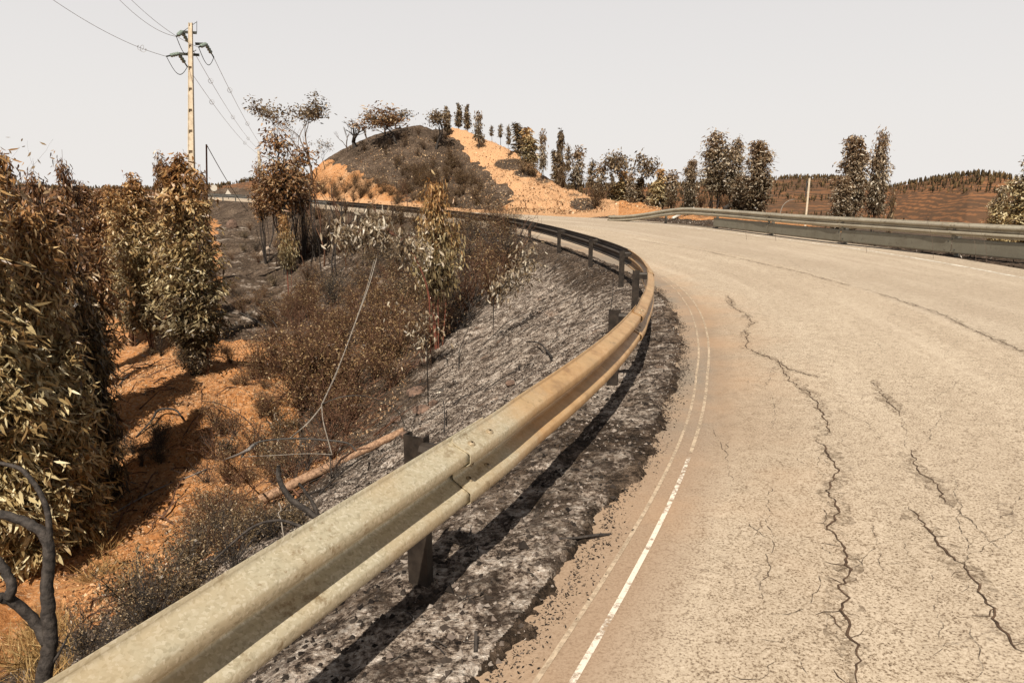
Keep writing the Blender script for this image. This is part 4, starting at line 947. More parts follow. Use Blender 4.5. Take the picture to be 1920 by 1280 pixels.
brush_zone([(440,960),(500,960),(560,990),(400,1100),(250,1210),(200,1260),(160,1240),(330,1080)], 30, 'wiry burnt shrub hugging the near guardrail on the downhill side', 'wiry shrubs behind the near guardrail', [2, 3, 4], .35, .62, 4)
brush_zone([(440,600),(520,600),(500,800),(430,780),(400,700)], 12, 'sparse burnt shrub on orange soil right of the mid-ground trees', 'sparse shrubs on the orange soil', [0, 2], .4, .8, 5)
brush_zone([(560,390),(760,412),(960,430),(1000,470),(840,470),(560,450),(520,420)], 50, 'low burnt scrub on the bank just below the far rail', 'shrubs on the bank below the far rail', [0, 3, 3], .8, 1.5, 6, True)
brush_zone([(760,325),(845,300),(885,335),(925,385),(860,392),(790,385),(750,362)], 80, 'brown scrub on the lower hill slope above the far rail', 'scrub on the hill slope', [0, 2, 1], .8, 1.5, 7, True)
brush_zone([(560,350),(640,330),(780,372),(860,393),(700,385),(600,378)], 34, 'thin scrub dotted over the orange cut bank behind the far rail', 'scrub on the cut bank', [0, 2, 1], .9, 1.8, 17, True)
brush_zone([(640,290),(780,250),(840,260),(860,300),(780,340),(700,310)], 26, 'sparse dark scrub on the burnt black crest of the hill', 'scrub on the black crest', [3], .6, 1.3, 18, True)
brush_zone([(960,290),(1060,345),(1140,385),(1110,395),(1040,355),(960,320)], 6, 'dark scrub below the crest row right of the sandy track', 'scrub under the hill crest row', [0, 3, 4], 1.2, 2.2, 8, True)
brush_zone([(280,640),(420,640),(440,700),(360,710),(280,670)], 14, 'low burnt shrub at the foot of the mid-ground clumped trees', 'shrubs under the mid-ground trees', [4, 3], .5, .9, 9)
brush_zone([(200,840),(330,780),(360,860),(250,900)], 8, 'black burnt shrub in the shade right of the big left tree', 'shrubs in the shade of the big left tree', [3, 4], .4, .8, 10)
brush_zone([(1240,386),(1400,388),(1400,392),(1240,392)], 14, 'low brush behind the ramped end of the right guardrail', 'brush behind the right guardrail', [0, 3], 1.0, 1.6, 11, True)

# ------------------------------------------------------------------ utility poles and lines
def concrete_pole(q, ztop, w_base, w_top, label, arms, mat_arm, lean=(0, 0), holes=9, rot=0.0, group=None, cname='utility_pole'):
    root = empty(cname, tuple(q), label, 'utility pole', group)
    H = ztop - q[2]; mb = MB()
    # two flanges tied by a recessed web with ladder-like openings
    def wz(z): return lerp(w_base, w_top, z / H)
    nseg = holes; zs = np.linspace(0, H, nseg + 1)
    for sx in (-1, 1):
        V = []
        for z in (-.4, H):
            w = wz(max(z, 0)) / 2; f = w * .30; d = w * .62
            cx = lean[0] * z; cy = lean[1] * z
            V += [(cx + sx * w, cy - d, z), (cx + sx * (w - f), cy - d, z), (cx + sx * (w - f), cy + d, z), (cx + sx * w, cy + d, z)]
        mb.add(V, [(0,1,5,4),(1,2,6,5),(2,3,7,6),(3,0,4,7),(0,3,2,1),(4,5,6,7)])
    for k in range(nseg):
        z0, z1 = zs[k], zs[k + 1] - (H / nseg) * .17
        V = []
        for z in (z0, z1):
            w = wz(z) / 2 * .71; d = wz(z) / 2 * .45; cx = lean[0] * z; cy = lean[1] * z
            V += [(cx - w, cy - d, z), (cx + w, cy - d, z), (cx + w, cy + d, z), (cx - w, cy + d, z)]
        mb.add(V, [(0,3,2,1),(4,5,6,7),(0,1,5,4),(2,3,7,6)])
        V = []
        for z in (z1 + .001, zs[k + 1] - .001):                    # recess back wall
            w = wz(z) / 2 * .71; d = wz(z) / 2 * .45; cx = lean[0] * z; cy = lean[1] * z
            V += [(cx - w, cy + d * .5, z), (cx + w, cy + d * .5, z), (cx + w, cy + d, z), (cx - w, cy + d, z)]
        mb.add(V, [(0,1,5,4),(2,3,7,6),(0,3,2,1),(4,5,6,7)])
    mb.obj('shaft', M['concrete'], root)
    return root
polec = by_dist(371, 38); ptop = atd(367, 48, 1.0); ptop = ptop * (math.hypot(polec[0], polec[1]) / math.hypot(ptop[0], ptop[1]))
pole = concrete_pole(polec, ptop[2], .42, .17, 'tall concrete utility pole with three dark crossarms and green insulators', None, None, lean=((ptop[0] - polec[0]) / (ptop[2] - polec[2]), 0), holes=13)
PD = math.hypot(polec[0], polec[1])
def at_pole(px, py, dd=0.0):
    r = ray(px, py); return r * ((PD + dd) / math.hypot(r[0], r[1]))
def local_tube(root, name, pts, rad, mat, sides=6, parent=None):
    mb = MB(); mb.tube(np.array(pts) - np.array(root.location), rad, sides); return mb.obj(name, M[mat], parent or root, True)
ENDS = {}
for key, (a, b) in dict(top=((341, 60), (369, 62)), mid=((366, 82.5), (386, 83)), low=((335, 101), (374, 103.5))).items():
    A = at_pole(*a, -.15); B = at_pole(*b, -.15)
    arm = MB(); ctr = (A + B) / 2 - np.array(root.location if False else pole.location); L = np.linalg.norm(B - A) / 2; d = (B - A) / (2 * L); up = np.array([0, 0, 1.]); yv = np.cross(up, d)
    arm.box(ctr, (L, .05, .055), np.array([d, yv, np.cross(d, yv)])); ao = arm.obj('crossarm', M['steel_dark'], pole)
    tip = A if key != 'mid' else B
    ENDS[key] = tip
def insulator(tip, tgt, k):
    """string of glass discs from the arm tip towards the next span"""
    d = tgt - tip; d /= np.linalg.norm(d); d = d + np.array([0, 0, -.45]); d /= np.linalg.norm(d)
    t = np.linspace(0, 1, 17); r = np.where(np.arange(17) % 4 < 2, .095, .04); r[0] = r[-1] = .03
    mb = MB(); P = tip + d * t[:, None] * .62 - np.array(pole.location); mb.tube(P, r, 8); mb.obj('insulator', M['glass'], pole, True)
    e = tip + d * .62; mb = MB(); mb.tube(np.array([e, e + d * .22]) - np.array(pole.location), .035, 6); mb.obj('clamp', M['steel_dark'], pole, True)
    return e + d * .22
p2 = by_dist(513, 105); p2d = 105.0
p2t = ray(513, 283); p2t = p2t * (p2d / math.hypot(p2t[0], p2t[1]))
pole2 = concrete_pole(p2, p2t[2], .50, .26, 'pale concrete pole with ladder-like openings, seen behind the far rail', None, None, holes=12)
for (a, b) in (((505, 288), (514, 287)), ((513, 296), (521, 295))):
    A = ray(*a) * (p2d / math.hypot(ray(*a)[0], ray(*a)[1])); B = ray(*b) * (p2d / math.hypot(ray(*b)[0], ray(*b)[1]))
    local_tube(pole2, 'crossarm', [A, B], .07, 'steel_dark', 4)
    local_tube(pole2, 'insulator', [A + [0, 0, -.05], A + [-.1, 0, -.6]], .09, 'glass', 6)
tg2 = {'top': (506, 291), 'mid': (519, 296), 'low': (507, 294)}
lineout = {'top': [(222, -2), (215, -2)], 'low': [(95, -3)], 'mid': [(232, -14)]}
def wire(name, A, B, sag, rad, mat, label, cat, n=40, group=None, marks=None):
    t = np.linspace(0, 1, n)[:, None]; P = A + (B - A) * t; P[:, 2] -= (4 * t * (1 - t))[:, 0] * sag
    mb = MB(); mb.tube(P - A, rad, 4); o = empty(name, tuple(A), label, cat, group); mb.obj('cable', M[mat], o, True)
    if marks:
        for tt in marks:                                            # spiral bird marker hung on the conductor
            c = A + (B - A) * tt; c[2] -= 4 * tt * (1 - tt) * sag; s = (B - A) / np.linalg.norm(B - A)
            u = np.linspace(0, 1, 26); cone = .13 * np.sin(u * math.pi) + .02; an = u * 2 * math.pi * 2.5
            h = np.cross(s, [0, 0, 1.]); h /= np.linalg.norm(h); v = np.cross(h, s)
            Q = c - A + s * ((u - .5) * .5)[:, None] + h * (np.cos(an) * cone)[:, None] + v * (np.sin(an) * cone)[:, None] * 1.0
            mb = MB(); mb.tube(Q, .008, 3); mb.obj('bird_marker', M['wire'], o, True)
    return o
lab = {'top': 'top-left', 'mid': 'right-hand', 'low': 'lowest'}
for key, tip in ENDS.items():
    r2 = ray(*tg2[key]); far = r2 * (p2d / math.hypot(r2[0], r2[1]))
    q = (lineout[key][0]); rr = ray(*q); near = rr * 26.0
    off = np.array([.06, .0, 0]) if key != 'mid' else np.array([-.06, 0, 0])
    e1 = insulator(tip, near, 0); e2 = insulator(tip, far + np.array([22, 0, -12]), 1)
    u = np.linspace(0, 1, 14)[:, None]; J = e1 + (e2 - e1) * u; J[:, 2] -= (np.sin(u * math.pi) * .55)[:, 0]
    local_tube(pole, 'jumper_loop', J, .018, 'steel_dark', 4)
    wire('power_line', e2, far, 1.3, .012, 'wire', f'thin conductor from the {lab[key]} crossarm down to the distant pole', 'power line', marks=(.10, .27, .46, .66) if key != 'low' else (.12, .42, .7))
    wire('power_line', e1, near, .25, .010, 'wire', f'thin conductor from the {lab[key]} crossarm up to the top left edge', 'power line', marks=(.25,) if key == 'low' else None)
A = at_pole(369, 40); local_tube(pole, 'lightning_rod', [at_pole(369, 62), A], .012, 'steel_dark', 4)
local_tube(pole, 'arm_stay', [at_pole(368, 42), at_pole(345, 58)], .012, 'steel_dark', 4); local_tube(pole, 'arm_stay', [at_pole(368, 94), at_pole(356, 102)], .015, 'steel_dark', 4)
q = by_dist(412, 160); r = ray(412, 343); zt = r[2] * 160 / math.hypot(r[0], r[1])
p3 = concrete_pole(q, zt, .42, .25, 'tiny thin pole farthest off, at the end of the far guardrail', None, None, holes=6)
A = ray(410, 347) * (160 / math.hypot(*ray(410, 347)[:2])); B = ray(415, 346) * (160 / math.hypot(*ray(415, 346)[:2])); local_tube(p3, 'crossarm', [A, B], .08, 'steel_dark', 4)
# leaning charred telephone pole behind the mid-ground trees, its cable sagging away
q = by_dist(402, 41); top = ray(387, 271); top = top * (40 / math.hypot(top[0], top[1]))
tp = empty('telephone_pole', tuple(q), 'thin dark leaning pole beside the concrete one, cable running off its tip', 'telephone pole')
local_tube(tp, 'shaft', [q + [0, 0, -.3], (q + top) / 2, top], [.06, .05, .04], 'char_brown', 7)
wire('telephone_cable', top, by_dist(486, 60) + [0, 0, 1.5], .25, .022, 'wire_dark', 'dark cable sagging from the leaning pole down towards the far rail', 'cable')

# ------------------------------------------------------------------ road signs and the roadside post
def pole_sign(px, base_s, base_o, top_py, shape, label, rpx):
    x, y = so_xy(base_s, base_o); z = zg(x, y); D = math.hypot(x, y); r = ray(px, top_py); zt = r[2] * D / math.hypot(r[0], r[1])
    b = math.atan2(px - 960, F_PX * CT); x, y = D * math.sin(b), D * math.cos(b); z = zg(x, y)
    o = empty('road_sign', (x, y, z), label, 'road sign', None, -b + .12); rad = rpx / F_PX * D; mb = MB()
    mb.tube([(0, 0, -.2), (0, 0, zt - z - .05)], .035, 8); mb.obj('post', M['post_grey'], o, True)
    n = 24 if shape == 'round' else 3; an = np.arange(n) / n * 2 * math.pi + math.pi / 2
    c = zt - z - rad * (1 if shape == 'round' else 1.0); V = np.vstack([np.stack([np.cos(an) * rad, an * 0 - .05 - t, c + np.sin(an) * rad], 1) for t in (0, .012)])
    mb = MB(); V = np.vstack([V, [0, -.05, c], [0, -.062, c]]); k = np.arange(n); k2 = (k + 1) % n
    mb.add(V, np.stack([k, k2, k2 + n, k + n], 1), np.vstack([np.stack([k, k2, k * 0 + 2 * n], 1), np.stack([k2 + n, k + n, k * 0 + 2 * n + 1], 1)])); mb.obj('sign_face', M['sign_back'], o)
    mb = MB(); mb.box((0, -.02, c + rad * .2), (rad * .6, .012, .02)); mb.box((0, -.02, c - rad * .3), (rad * .6, .012, .02)); mb.obj('bracket', M['post_grey'], o)
pole_sign(428, 93, 8.5, 346.5, 'round', 'pale round road sign seen from behind at the far bend', 5.2)
pole_sign(452.5, 91, 8.5, 355, 'triangle', 'small pale triangular road sign near the round one', 5.6)
q = by_dist(1489.5, 29); r = ray(1491.5, 334); zt = r[2] * 29 / math.hypot(r[0], r[1]); h = zt - q[2]
ro = empty('marker_post', tuple(q), 'pale steel post with an edge-on dark sign panel behind the right guardrail', 'roadside post', None, -.4)
mb = MB(); V, Q = c_channel(.065, .04, .006, -.2, h); mb.add(V, Q); mb.obj('post', M['concrete'], ro)
mb = MB(); mb.box((-.085, .05, h - .36), (.018, .30, .34)); mb.obj('sign_panel', M['sign_dark'], ro)
mb = MB(); mb.box((-.06, .03, h - .15), (.03, .02, .02)); mb.box((-.06, .03, h - .55), (.03, .02, .02)); mb.obj('bracket', M['post_grey'], ro)
P = poly([atd(1489, 374, 28.6), atd(1478, 377, 28.5), atd(1468, 386, 28.4), atd(1462, 402, 28.3)]); mb = MB(); mb.tube(P - P[0], .018, 5); o = mb.obj('loose_cable', M['rope'], None, True, tuple(P[0])); tag(o, 'pale cable curving from the marker post down behind the guardrail', 'cable')

# ------------------------------------------------------------------ fallen timber, cables, rocks, charred saplings
def free_tube(name, pts, rad, mat, label, cat, sides=6, n=8, group=None):
    P = poly(pts, n); mb = MB(); mb.tube(P - P[0], np.interp(np.linspace(0, 1, len(P)), np.linspace(0, 1, len(np.atleast_1d(rad))), np.atleast_1d(rad)), sides)
    o = mb.obj(name, M[mat], None, True, tuple(P[0])); return tag(o, label, cat, group)
a = hit(488, 942); b = hit(757, 808)
da = np.linalg.norm(a); A = a * .90; B = b * .985
lg = empty('fallen_pole', tuple(B), 'reddish-brown round timber pole lying down the ash slope', 'timber pole')
t = np.linspace(0, 1, 24)[:, None]; A = A + [0, 0, .10]; B = B + [0, 0, .06]; P = B + (A - B) * t; P += R(3).normal(0, .003, P.shape); mb = MB(); mb.tube(P - B, np.linspace(.066, .080, 24), 12, False); mb.obj('log', M['timber'], lg, True)
d = (A - B) / np.linalg.norm(A - B); mb = MB(); mb.tube(np.array([A - d * .01, A + d * .004]) - B, .0805, 12); mb.obj('cut_end', M['timber_cut'], lg)
D0 = np.linalg.norm(atd(600, 770, 1))
free_tube('snapped_cable', [atd(706,485,10.2), atd(692,535,9.7), atd(668,600,9.0), atd(644,665,8.35), atd(622,718,7.85), atd(602,760,7.5)], .0075, 'rope', 'straight pale double cable rising from the gully tangle, upper strand', 'cable')
free_tube('snapped_cable', [atd(702,487,10.2), atd(686,545,9.6), atd(656,632,8.7), atd(631,700,8.02), atd(603,760,7.5)], .005, 'rope', 'thinner strand running beside the straight pale cable', 'cable')
free_tube('snapped_cable', [atd(603,762,7.5), atd(580,790,7.4), atd(560,808,7.4), atd(545,820,7.6)], .008, 'rope', 'short pale cable tail running down left from the knot', 'cable')
free_tube('snapped_cable', [atd(603,757,7.5), atd(606,790,7.2), atd(616,828,6.9), atd(622,850,6.7)], .006, 'rope', 'thin white cord hanging from the knot to the timber pole', 'cord')
free_tube('dark_cable', [atd(604,757,7.5), atd(640,744,7.5), atd(680,742,7.6), atd(715,752,7.7), atd(745,770,7.8), atd(760,800,7.9)], .0055, 'wire_dark', 'dark looping cable from the knot over to the stones', 'cable')
free_tube('dark_cable', [atd(452,857,7.0), atd(480,830,7.1), atd(540,822,7.1), atd(600,824,7.0), atd(650,830,7.0), atd(668,845,6.9)], .009, 'wire_dark', 'black cable arching behind the upper end of the timber pole', 'cable')
free_tube('thin_wire', [atd(455,856,7.0), atd(520,853,7.0), atd(580,850,6.9), atd(624,852,6.8)], .004, 'rope', 'hair-thin pale wire stretched level above the timber pole', 'wire')
g = [hit(20, 1080), hit(95, 1037), hit(200, 975), hit(290, 925), hit(370, 893), hit(420, 868)]
free_tube('ground_cable', [p + [0, 0, .05] for p in g] + [atd(452, 850, 7.2), atd(480, 832, 7.2)], .016, 'grey_cable', 'grey cable lying across the orange soil at the lower left', 'cable')
P = [atd(523, 942, 6.2), atd(527, 955, 6.1), atd(522, 962, 6.1), atd(527, 975, 6.0), atd(531, 1000, 5.9), atd(536, 1015, 5.8)]
free_tube('tied_cord', P, .006, 'rope', 'knotted white cord hanging from the lower end of the timber pole', 'cord')

def rock(px, py, wpx, seed, label, mat='rock', flat=.7, q=None):
    q = hit(px, py) if q is None else q; s = wpx / F_PX * np.linalg.norm(q) / 2; rnd = R(seed)
    nu, nv = 14, 20; th = np.linspace(0.02, math.pi - .02, nu)[:, None]; ph = (np.arange(nv) / nv * 2 * math.pi)[None, :]
    V = np.stack([np.sin(th) * np.cos(ph), np.sin(th) * np.sin(ph), np.cos(th) + 0 * ph], -1).reshape(-1, 3)
    for _ in range(9):                                             # chip flat facets off
        n = rnd.normal(size=3); n /= np.linalg.norm(n); d = rnd.uniform(.5, .85); e = V @ n - d; V = V - np.clip(e, 0, None)[:, None] * n
    V = V * s * [1, rnd.uniform(.7, 1), flat] + rnd.normal(0, s * .02, V.shape)
    o = link('rock', mesh_np('rock', V, grid_faces(nu, nv, True), M[mat], False), None, tuple(q + [0, 0, s * flat * .35])); o.rotation_euler = (0, 0, rnd.uniform(0, 6)); tag(o, label, 'rock')
rock(741, 790, 30, 1, 'squared brown rock at the top end of the timber pole')
rock(792, 772, 40, 2, 'flat dark rock right of the squared brown one above the timber pole', flat=.45)
rock(778, 742, 44, 3, 'dark charred boulder, uppermost of the pair above the timber pole')
rock(790, 686, 40, 4, 'rounded brown boulder with a sooty base at the gully edge')
rock(812, 760, 22, 5, 'small dark rock on the ash right of the flat dark one')
rock(760, 818, 22, 6, 'small rock resting against the upper end of the timber pole')
rock(958, 722, 26, 7, 'small black lump on the white ash slope', flat=.5)
rock(667, 770, 34, 8, 'orange-brown stone left of the squared brown rock', 'rock_pale', .5)
rock(435, 428, 22, 9, 'black burnt stump-like boulder on the far left bank below the rail end', flat=1.1)
rock(500, 478, 34, 10, 'reddish earth-stained boulder on the far bank', 'rock_pale')
rock(905, 845, 8, 11, 'pebble beside the guardrail splice', 'rock_pale'); rock(1000, 300, 26, 12, 'pale boulder in the dark patch below the hill crest', 'rock_pale')

def limb(root, nm, pts, deps, rads, mat='char', sides=9, n=6):
    P = poly([atd(a, b, d) for (a, b), d in zip(pts, deps)], n); P = P + R(len(pts)).normal(0, rads[0] * .06, P.shape); mb = MB()
    mb.tube(P - np.array(root.location), np.interp(np.linspace(0, 1, len(P)), np.linspace(0, 1, len(rads)), rads), sides); return mb.obj(nm, M[mat], root, True)
b = atd(78, 1330, 4.6); b2 = b.copy(); b2[2] = zg(b[0], b[1])
ct = empty('charred_tree', tuple(b2), 'black charred forked tree with bare limbs at the lower left corner', 'burnt tree')
mb = MB(); mb.tube(np.array([b2 + [0, 0, -.2], (b2 + b) / 2 + [.03, 0, 0], b]) - b2, [.07, .062, .056], 9); mb.obj('trunk', M['char'], ct, True)
limb(ct, 'trunk', [(78,1330),(82,1270),(93,1210),(92,1150),(88,1100),(92,1040),(80,1000),(40,975),(-20,960)], [4.6]*9, [.056,.050,.046,.040,.036,.033,.028])
limb(ct, 'limb', [(90,1205),(70,1170),(35,1135),(5,1120),(-20,1125)], [4.6,4.6,4.55,4.5,4.45], [.042,.036,.034,.036])
limb(ct, 'limb', [(90,1040),(93,1000),(88,955),(70,915),(40,880),(0,868),(-20,866)], [4.6]*7, [.022,.020,.017,.014,.012])
limb(ct, 'limb', [(15,1120),(22,1100),(10,1070),(-15,1040)], [4.5]*4, [.034,.03,.03])
limb(ct, 'twig', [(92,1250),(110,1225),(128,1190)], [4.6]*3, [.012,.006])
b = hit(598, 1300); q = atd(598, 1300, np.linalg.norm(b) / np.linalg.norm(ray(598, 1300)))
d0 = 3.7
cs = empty('charred_sapling', tuple(atd(590, 1330, d0)), 'thin black curved sapling growing behind the near guardrail', 'burnt sapling')
limb(cs, 'trunk', [(585,1330),(580,1290),(600,1240),(605,1180),(600,1100),(595,1030),(603,985),(580,960),(545,935),(524,900),(522,872)], [d0]*11, [.016,.016,.017,.018,.018,.016,.011], n=5)
limb(cs, 'limb', [(560,1275),(540,1270),(520,1248),(517,1215),(530,1190)], [d0]*5, [.012,.008], n=5)
limb(cs, 'limb', [(585,1000),(560,985),(520,975),(470,990),(400,1050)], [3.8]*5, [.011,.008,.006], n=5)
limb(cs, 'limb', [(603,985),(590,950),(575,925),(560,905)], [3.7]*4, [.012,.007], n=5)
def stick(name, pts, lift, rad, label, cat='stick', mat='char', group=None):
    P = [hit(*p) + [0, 0, l] for p, l in zip(pts, lift)]; return free_tube(name, P, rad, mat, label, cat, 5, 5, group)
br = stick('fallen_branch', [(1035,1015),(1080,1018),(1120,1015),(1156,1012)], [.01,.03,.04,.03], [.006,.008,.012], 'dark forked branch lying on the asphalt margin')
P = poly([hit(1096,1052) + [0,0,.01], hit(1115,1032) + [0,0,.02], hit(1140,1014) + [0,0,.03]], 4) - np.array(br.location); mb = MB(); mb.tube(P, [.005]*len(P), 5); mb.obj('side_twig', M['char'], br, True)
for k, (pts, lf, rd, lb) in enumerate([([(986,652),(1010,655),(1028,668),(1035,674)], [.12,.12,.06,.02], [.012,.016,.02], 'black curved burnt branch on the white ash slope'),
   ([(832,812),(834,795),(832,778)], [0,.1,.22], [.010,.009], 'short black stub standing in ash by the near post'),
   ([(860,692),(862,665),(875,640),(880,632)], [0,.1,.22,.3], [.014,.01,.008], 'thin black stem curving up at the lower edge of the ash slope'),
   ([(905,650),(925,635),(950,612),(985,590)], [.02,.08,.08,.02], [.008,.01,.008], 'dark stick lying low on the upper ash slope'),
   ([(908,735),(940,715),(968,700),(975,690)], [.02,.05,.05,.05], [.01,.012], 'crooked black stick beside the small black lump on the ash'),
   ([(1145,585),(1148,560),(1150,540)], [0,.12,.25], [.005,.004], 'upright thin burnt twig near the rail posts on the slope'),
   ([(650,1105),(648,1120)], [.1,.0], [.012,.014], 'tiny black stub beneath the near rail'),
   ([(893,1205),(892,1222)], [.05,.0], [.007,.009], 'tiny upright twig on the verge in the rail shadow'),
   ([(450,590),(480,610),(510,640),(530,660)], [.1,.2,.2,.05], [.03,.04,.03], 'dark fallen branch on the grey gully floor'),
   ([(470,580),(510,612),(535,650)], [.2,.3,.1], [.025,.035,.02], 'second dark fallen branch crossing on the grey gully floor'),
   ([(255,822),(285,800),(300,784),(330,785),(345,795)], [.02,.12,.2,.2,.1], [.018,.03,.02], 'black crooked branch in the shade right of the big left tree'),
   ([(262,846),(285,842),(305,840)], [.03,.04,.03], [.03,.03], 'short black log in the shade right of the big left tree'),
   ([(225,722),(240,708),(262,690)], [.02,.04,.02], [.03,.03], 'charred log on the orange mound'),
   ([(380,760),(420,800),(470,840),(510,880)], [.1,.5,.6,.3], [.012,.01,.006], 'thin dark twig leaning over the wiry shrubs'),
   ([(560,990),(610,925),(660,880),(700,850)], [.03,.08,.08,.03], [.010,.012,.01], 'black root-like branch on the ash below the timber pole'),
   ([(450,1050),(500,1000),(560,950),(640,905)], [.04,.1,.1,.03], [.012,.016,.01], 'long black branch on the ash behind the near rail'),
   ([(1385,392),(1340,384),(1330,388)], [.5,.7,.2], [.1,.12], 'dark fallen trunk leaning behind the right guardrail')]):
    stick('burnt_branch', pts, lf, rd, lb, 'burnt branch')
a = by_dist(1340, 46); b_ = by_dist(1392, 47); free_tube('fallen_tree', [a + [0, 0, .2], b_ + [0, 0, 1.35]], [.14, .16], 'char', 'dark straight fallen trunk propped in the trees behind the right guardrail', 'fallen trunk', 8)
x, y, z, tx, ty = [float(v) for v in rpos(REND - 10)]
free_tube('fallen_stake', [hit(1262, 413) + [0, 0, .1], hit(1300, 402) + [0, 0, .35]], [.07, .07], 'sign_back', 'pale round stake lying just behind the ramped guardrail end', 'stake', 8)

# ------------------------------------------------------------------ far hills and their burnt woods
def far_hills():
    b = np.radians(np.arange(-48, 48.01, .12)); Rr = np.geomspace(150, 900, 150)
    px = 960 + F_PX * np.tan(b) * 1.0
    crest = np.interp(px, [-400,0,120,300,380,440,500,560,700,1000,1250,1330,1420,1480,1540,1600,1650,1700,1760,1800,1850,1900,1980,2100,2400],
                      [346,347,352,354,352,347,336,330,345,352,350,345,338,334,334,342,352,342,333,328,332,345,352,350,345]).astype(float)
    rc = np.interp(px, [-400, 420, 560, 1250, 1480, 1640, 1800, 2400], [520, 520, 330, 330, 420, 420, 340, 340])
    zc = np.array([ray(p, c)[2] / math.hypot(ray(p, c)[0], ray(p, c)[1]) for p, c in zip(px, crest)]) * rc
    B, RR = np.meshgrid(b, Rr, indexing='ij'); x = np.sin(B) * RR; y = np.cos(B) * RR
    z0 = np.full(B.shape, -30.0); u = np.clip((RR - 150) / (rc[:, None] - 150), 0, 1)
    z = lerp(z0, zc[:, None], sst(0, 1, u) * .5 + u * .5); beyond = RR > rc[:, None]; z = np.where(beyond, zc[:, None] - (RR - rc[:, None]) * .15, z)
    z = z + fbm(x, y, .02, 4, 91) * 3.5 * (1 - np.exp(-np.abs(RR - rc[:, None]) / 60))
    inx = RR < 155; z = np.where(inx, -32, z)
    me = mesh_np('hills', np.stack([x, y, z], -1).reshape(-1, 3), grid_faces(len(b), len(Rr))[:, ::-1], None, True)
    m = NB('terraced_hill'); p = m.pos(); xyz = m.sepx(p); n = m.noise(p, .03, 5, .6); w = m.math('ADD', xyz[2], m.math('MULTIPLY', n, 7.0))
    s = m.math('SINE', m.math('MULTIPLY', w, 5.2)); s = m.math('ADD', s, m.math('MULTIPLY', m.math('SUBTRACT', m.noise(p, .14, 8, .8), .5), 12.0))
    f = m.ramp(s, [(.0, .15), (.9, .72)]); col = m.mix(f, (.062, .040, .026), m.mix(m.noise(p, .3, 5, .6), (.17, .072, .03), (.33, .155, .07)))
    col = m.mix(m.ramp(m.noise(p, .012, 3, .5), [(.45, 0.), (.62, .6)]), col, (.055, .038, .026))
    me.materials.append(m.fin(col, .95, .1)); tag(link('far_hills', me), 'terraced orange burnt hills on the skyline', 'hills', None, 'structure')
    # woods: thousands of tiny scorched trees
    rnd = R(12); n = 15000; bb = rnd.uniform(-.62, .74, n); pxx = 960 + F_PX * np.tan(bb); r_c = np.interp(bb, b, rc)
    u = rnd.uniform(0, 1, n) ** .7; k = rnd.rand(n) < .22; u = np.where(k, 1.0 + rnd.normal(0, .012, n), u); rr = 150 + (r_c - 150) * u
    zz = np.empty(n); 
    for i in range(0, n): 
        bi = (bb[i] - b[0]) / (b[1] - b[0]); ri = np.log(rr[i] / 150) / np.log(900 / 150) * 149; i0 = int(bi); j0 = min(int(ri), 148); fb = bi - i0; fr = ri - j0
        zz[i] = (z[i0, j0] * (1 - fb) + z[i0 + 1, j0] * fb) * (1 - fr) + (z[i0, j0 + 1] * (1 - fb) + z[i0 + 1, j0 + 1] * fb) * fr
    keep = (vnoise(np.sin(bb) * rr * .03, zz * .35, 4) > .42) | k
    bb, rr, zz = bb[keep], rr[keep], zz[keep]; n = len(bb)
    h = rnd.uniform(.9, 2.9, n) * np.where(rr > 300, 1.1, 1.0); wdt = h * rnd.uniform(.08, .22, n); X = np.sin(bb) * rr; Y = np.cos(bb) * rr
    base = np.stack([X, Y, zz - .3], 1); V = []
    an = np.arange(4) / 4 * 2 * math.pi
    for (hh, ww) in ((0, .08), (.22, .45), (.5, 1.0), (.8, .6), (1.0, .06)):
        a2 = an[None, :] + rnd.uniform(0, 1, (n, 1)); jw = ww * wdt[:, None] * rnd.uniform(.6, 1.3, (n, 4))
        V.append(np.stack([base[:, 0:1] + np.cos(a2) * jw, base[:, 1:2] + np.sin(a2) * jw, base[:, 2:3] + hh * h[:, None] + 0 * a2], -1))
    V = np.stack(V, 1).reshape(-1, 3); q = grid_faces(5, 4, True); Q = (np.arange(n)[:, None, None] * 20 + q[None]).reshape(-1, 4)
    tone = np.repeat(rnd.rand(n), 20)
    tag(link('distant_woods', mesh_np('distant_woods', V, Q, M['faroliv'], False, {'tone': tone})), 'small scorched trees covering the far hills', 'woods', None, 'stuff')
far_hills()

# ------------------------------------------------------------------ small ground cover
def scatter_so(n, s0, s1, o0, o1, seed, pw=1.6):
    rnd = R(seed); s = s0 + (s1 - s0) * rnd.rand(n) ** pw; o = rnd.uniform(o0, o1, n); x, y = so_xy(s, o); return x, y, rnd
def cover(name, x, y, rnd, hmin, hmax, wr, mat, label, cat, up=.8, tonef=None, thin=None):
    n = len(x); z = height(x, y); P = np.stack([x, y, z - .004], 1); r = np.hypot(x, y)
    D = rnd.normal(0, 1 - up * .6, (n, 3)) + [0, 0, up]; L = rnd.uniform(hmin, hmax, n) * np.clip(r / 6, .8, 1.3); V, Q, T, tone = leaves(P, D, L, L * wr, rnd, .5, True)
    if tonef is not None: tone = np.repeat(np.clip(tonef(x, y, rnd), 0, 1), 4)
    tag(link(name, mesh_np(name, V, Q, mat, False, {'tone': tone})), label, cat, None, 'stuff')
x, y, rnd = scatter_so(110000, -3, 24, -5.2, .56, 101)
cover('charred_stubble', x, y, rnd, .006, .026, .4, M['stubble'], 'charred grass stubble and ash flakes along the verge and slope', 'burnt stubble', .35,
      lambda x, y, r: np.clip(.46 + .45 * fbm(x, y, 1.6, 3, 7) + r.normal(0, .26, len(x)), 0, 1))
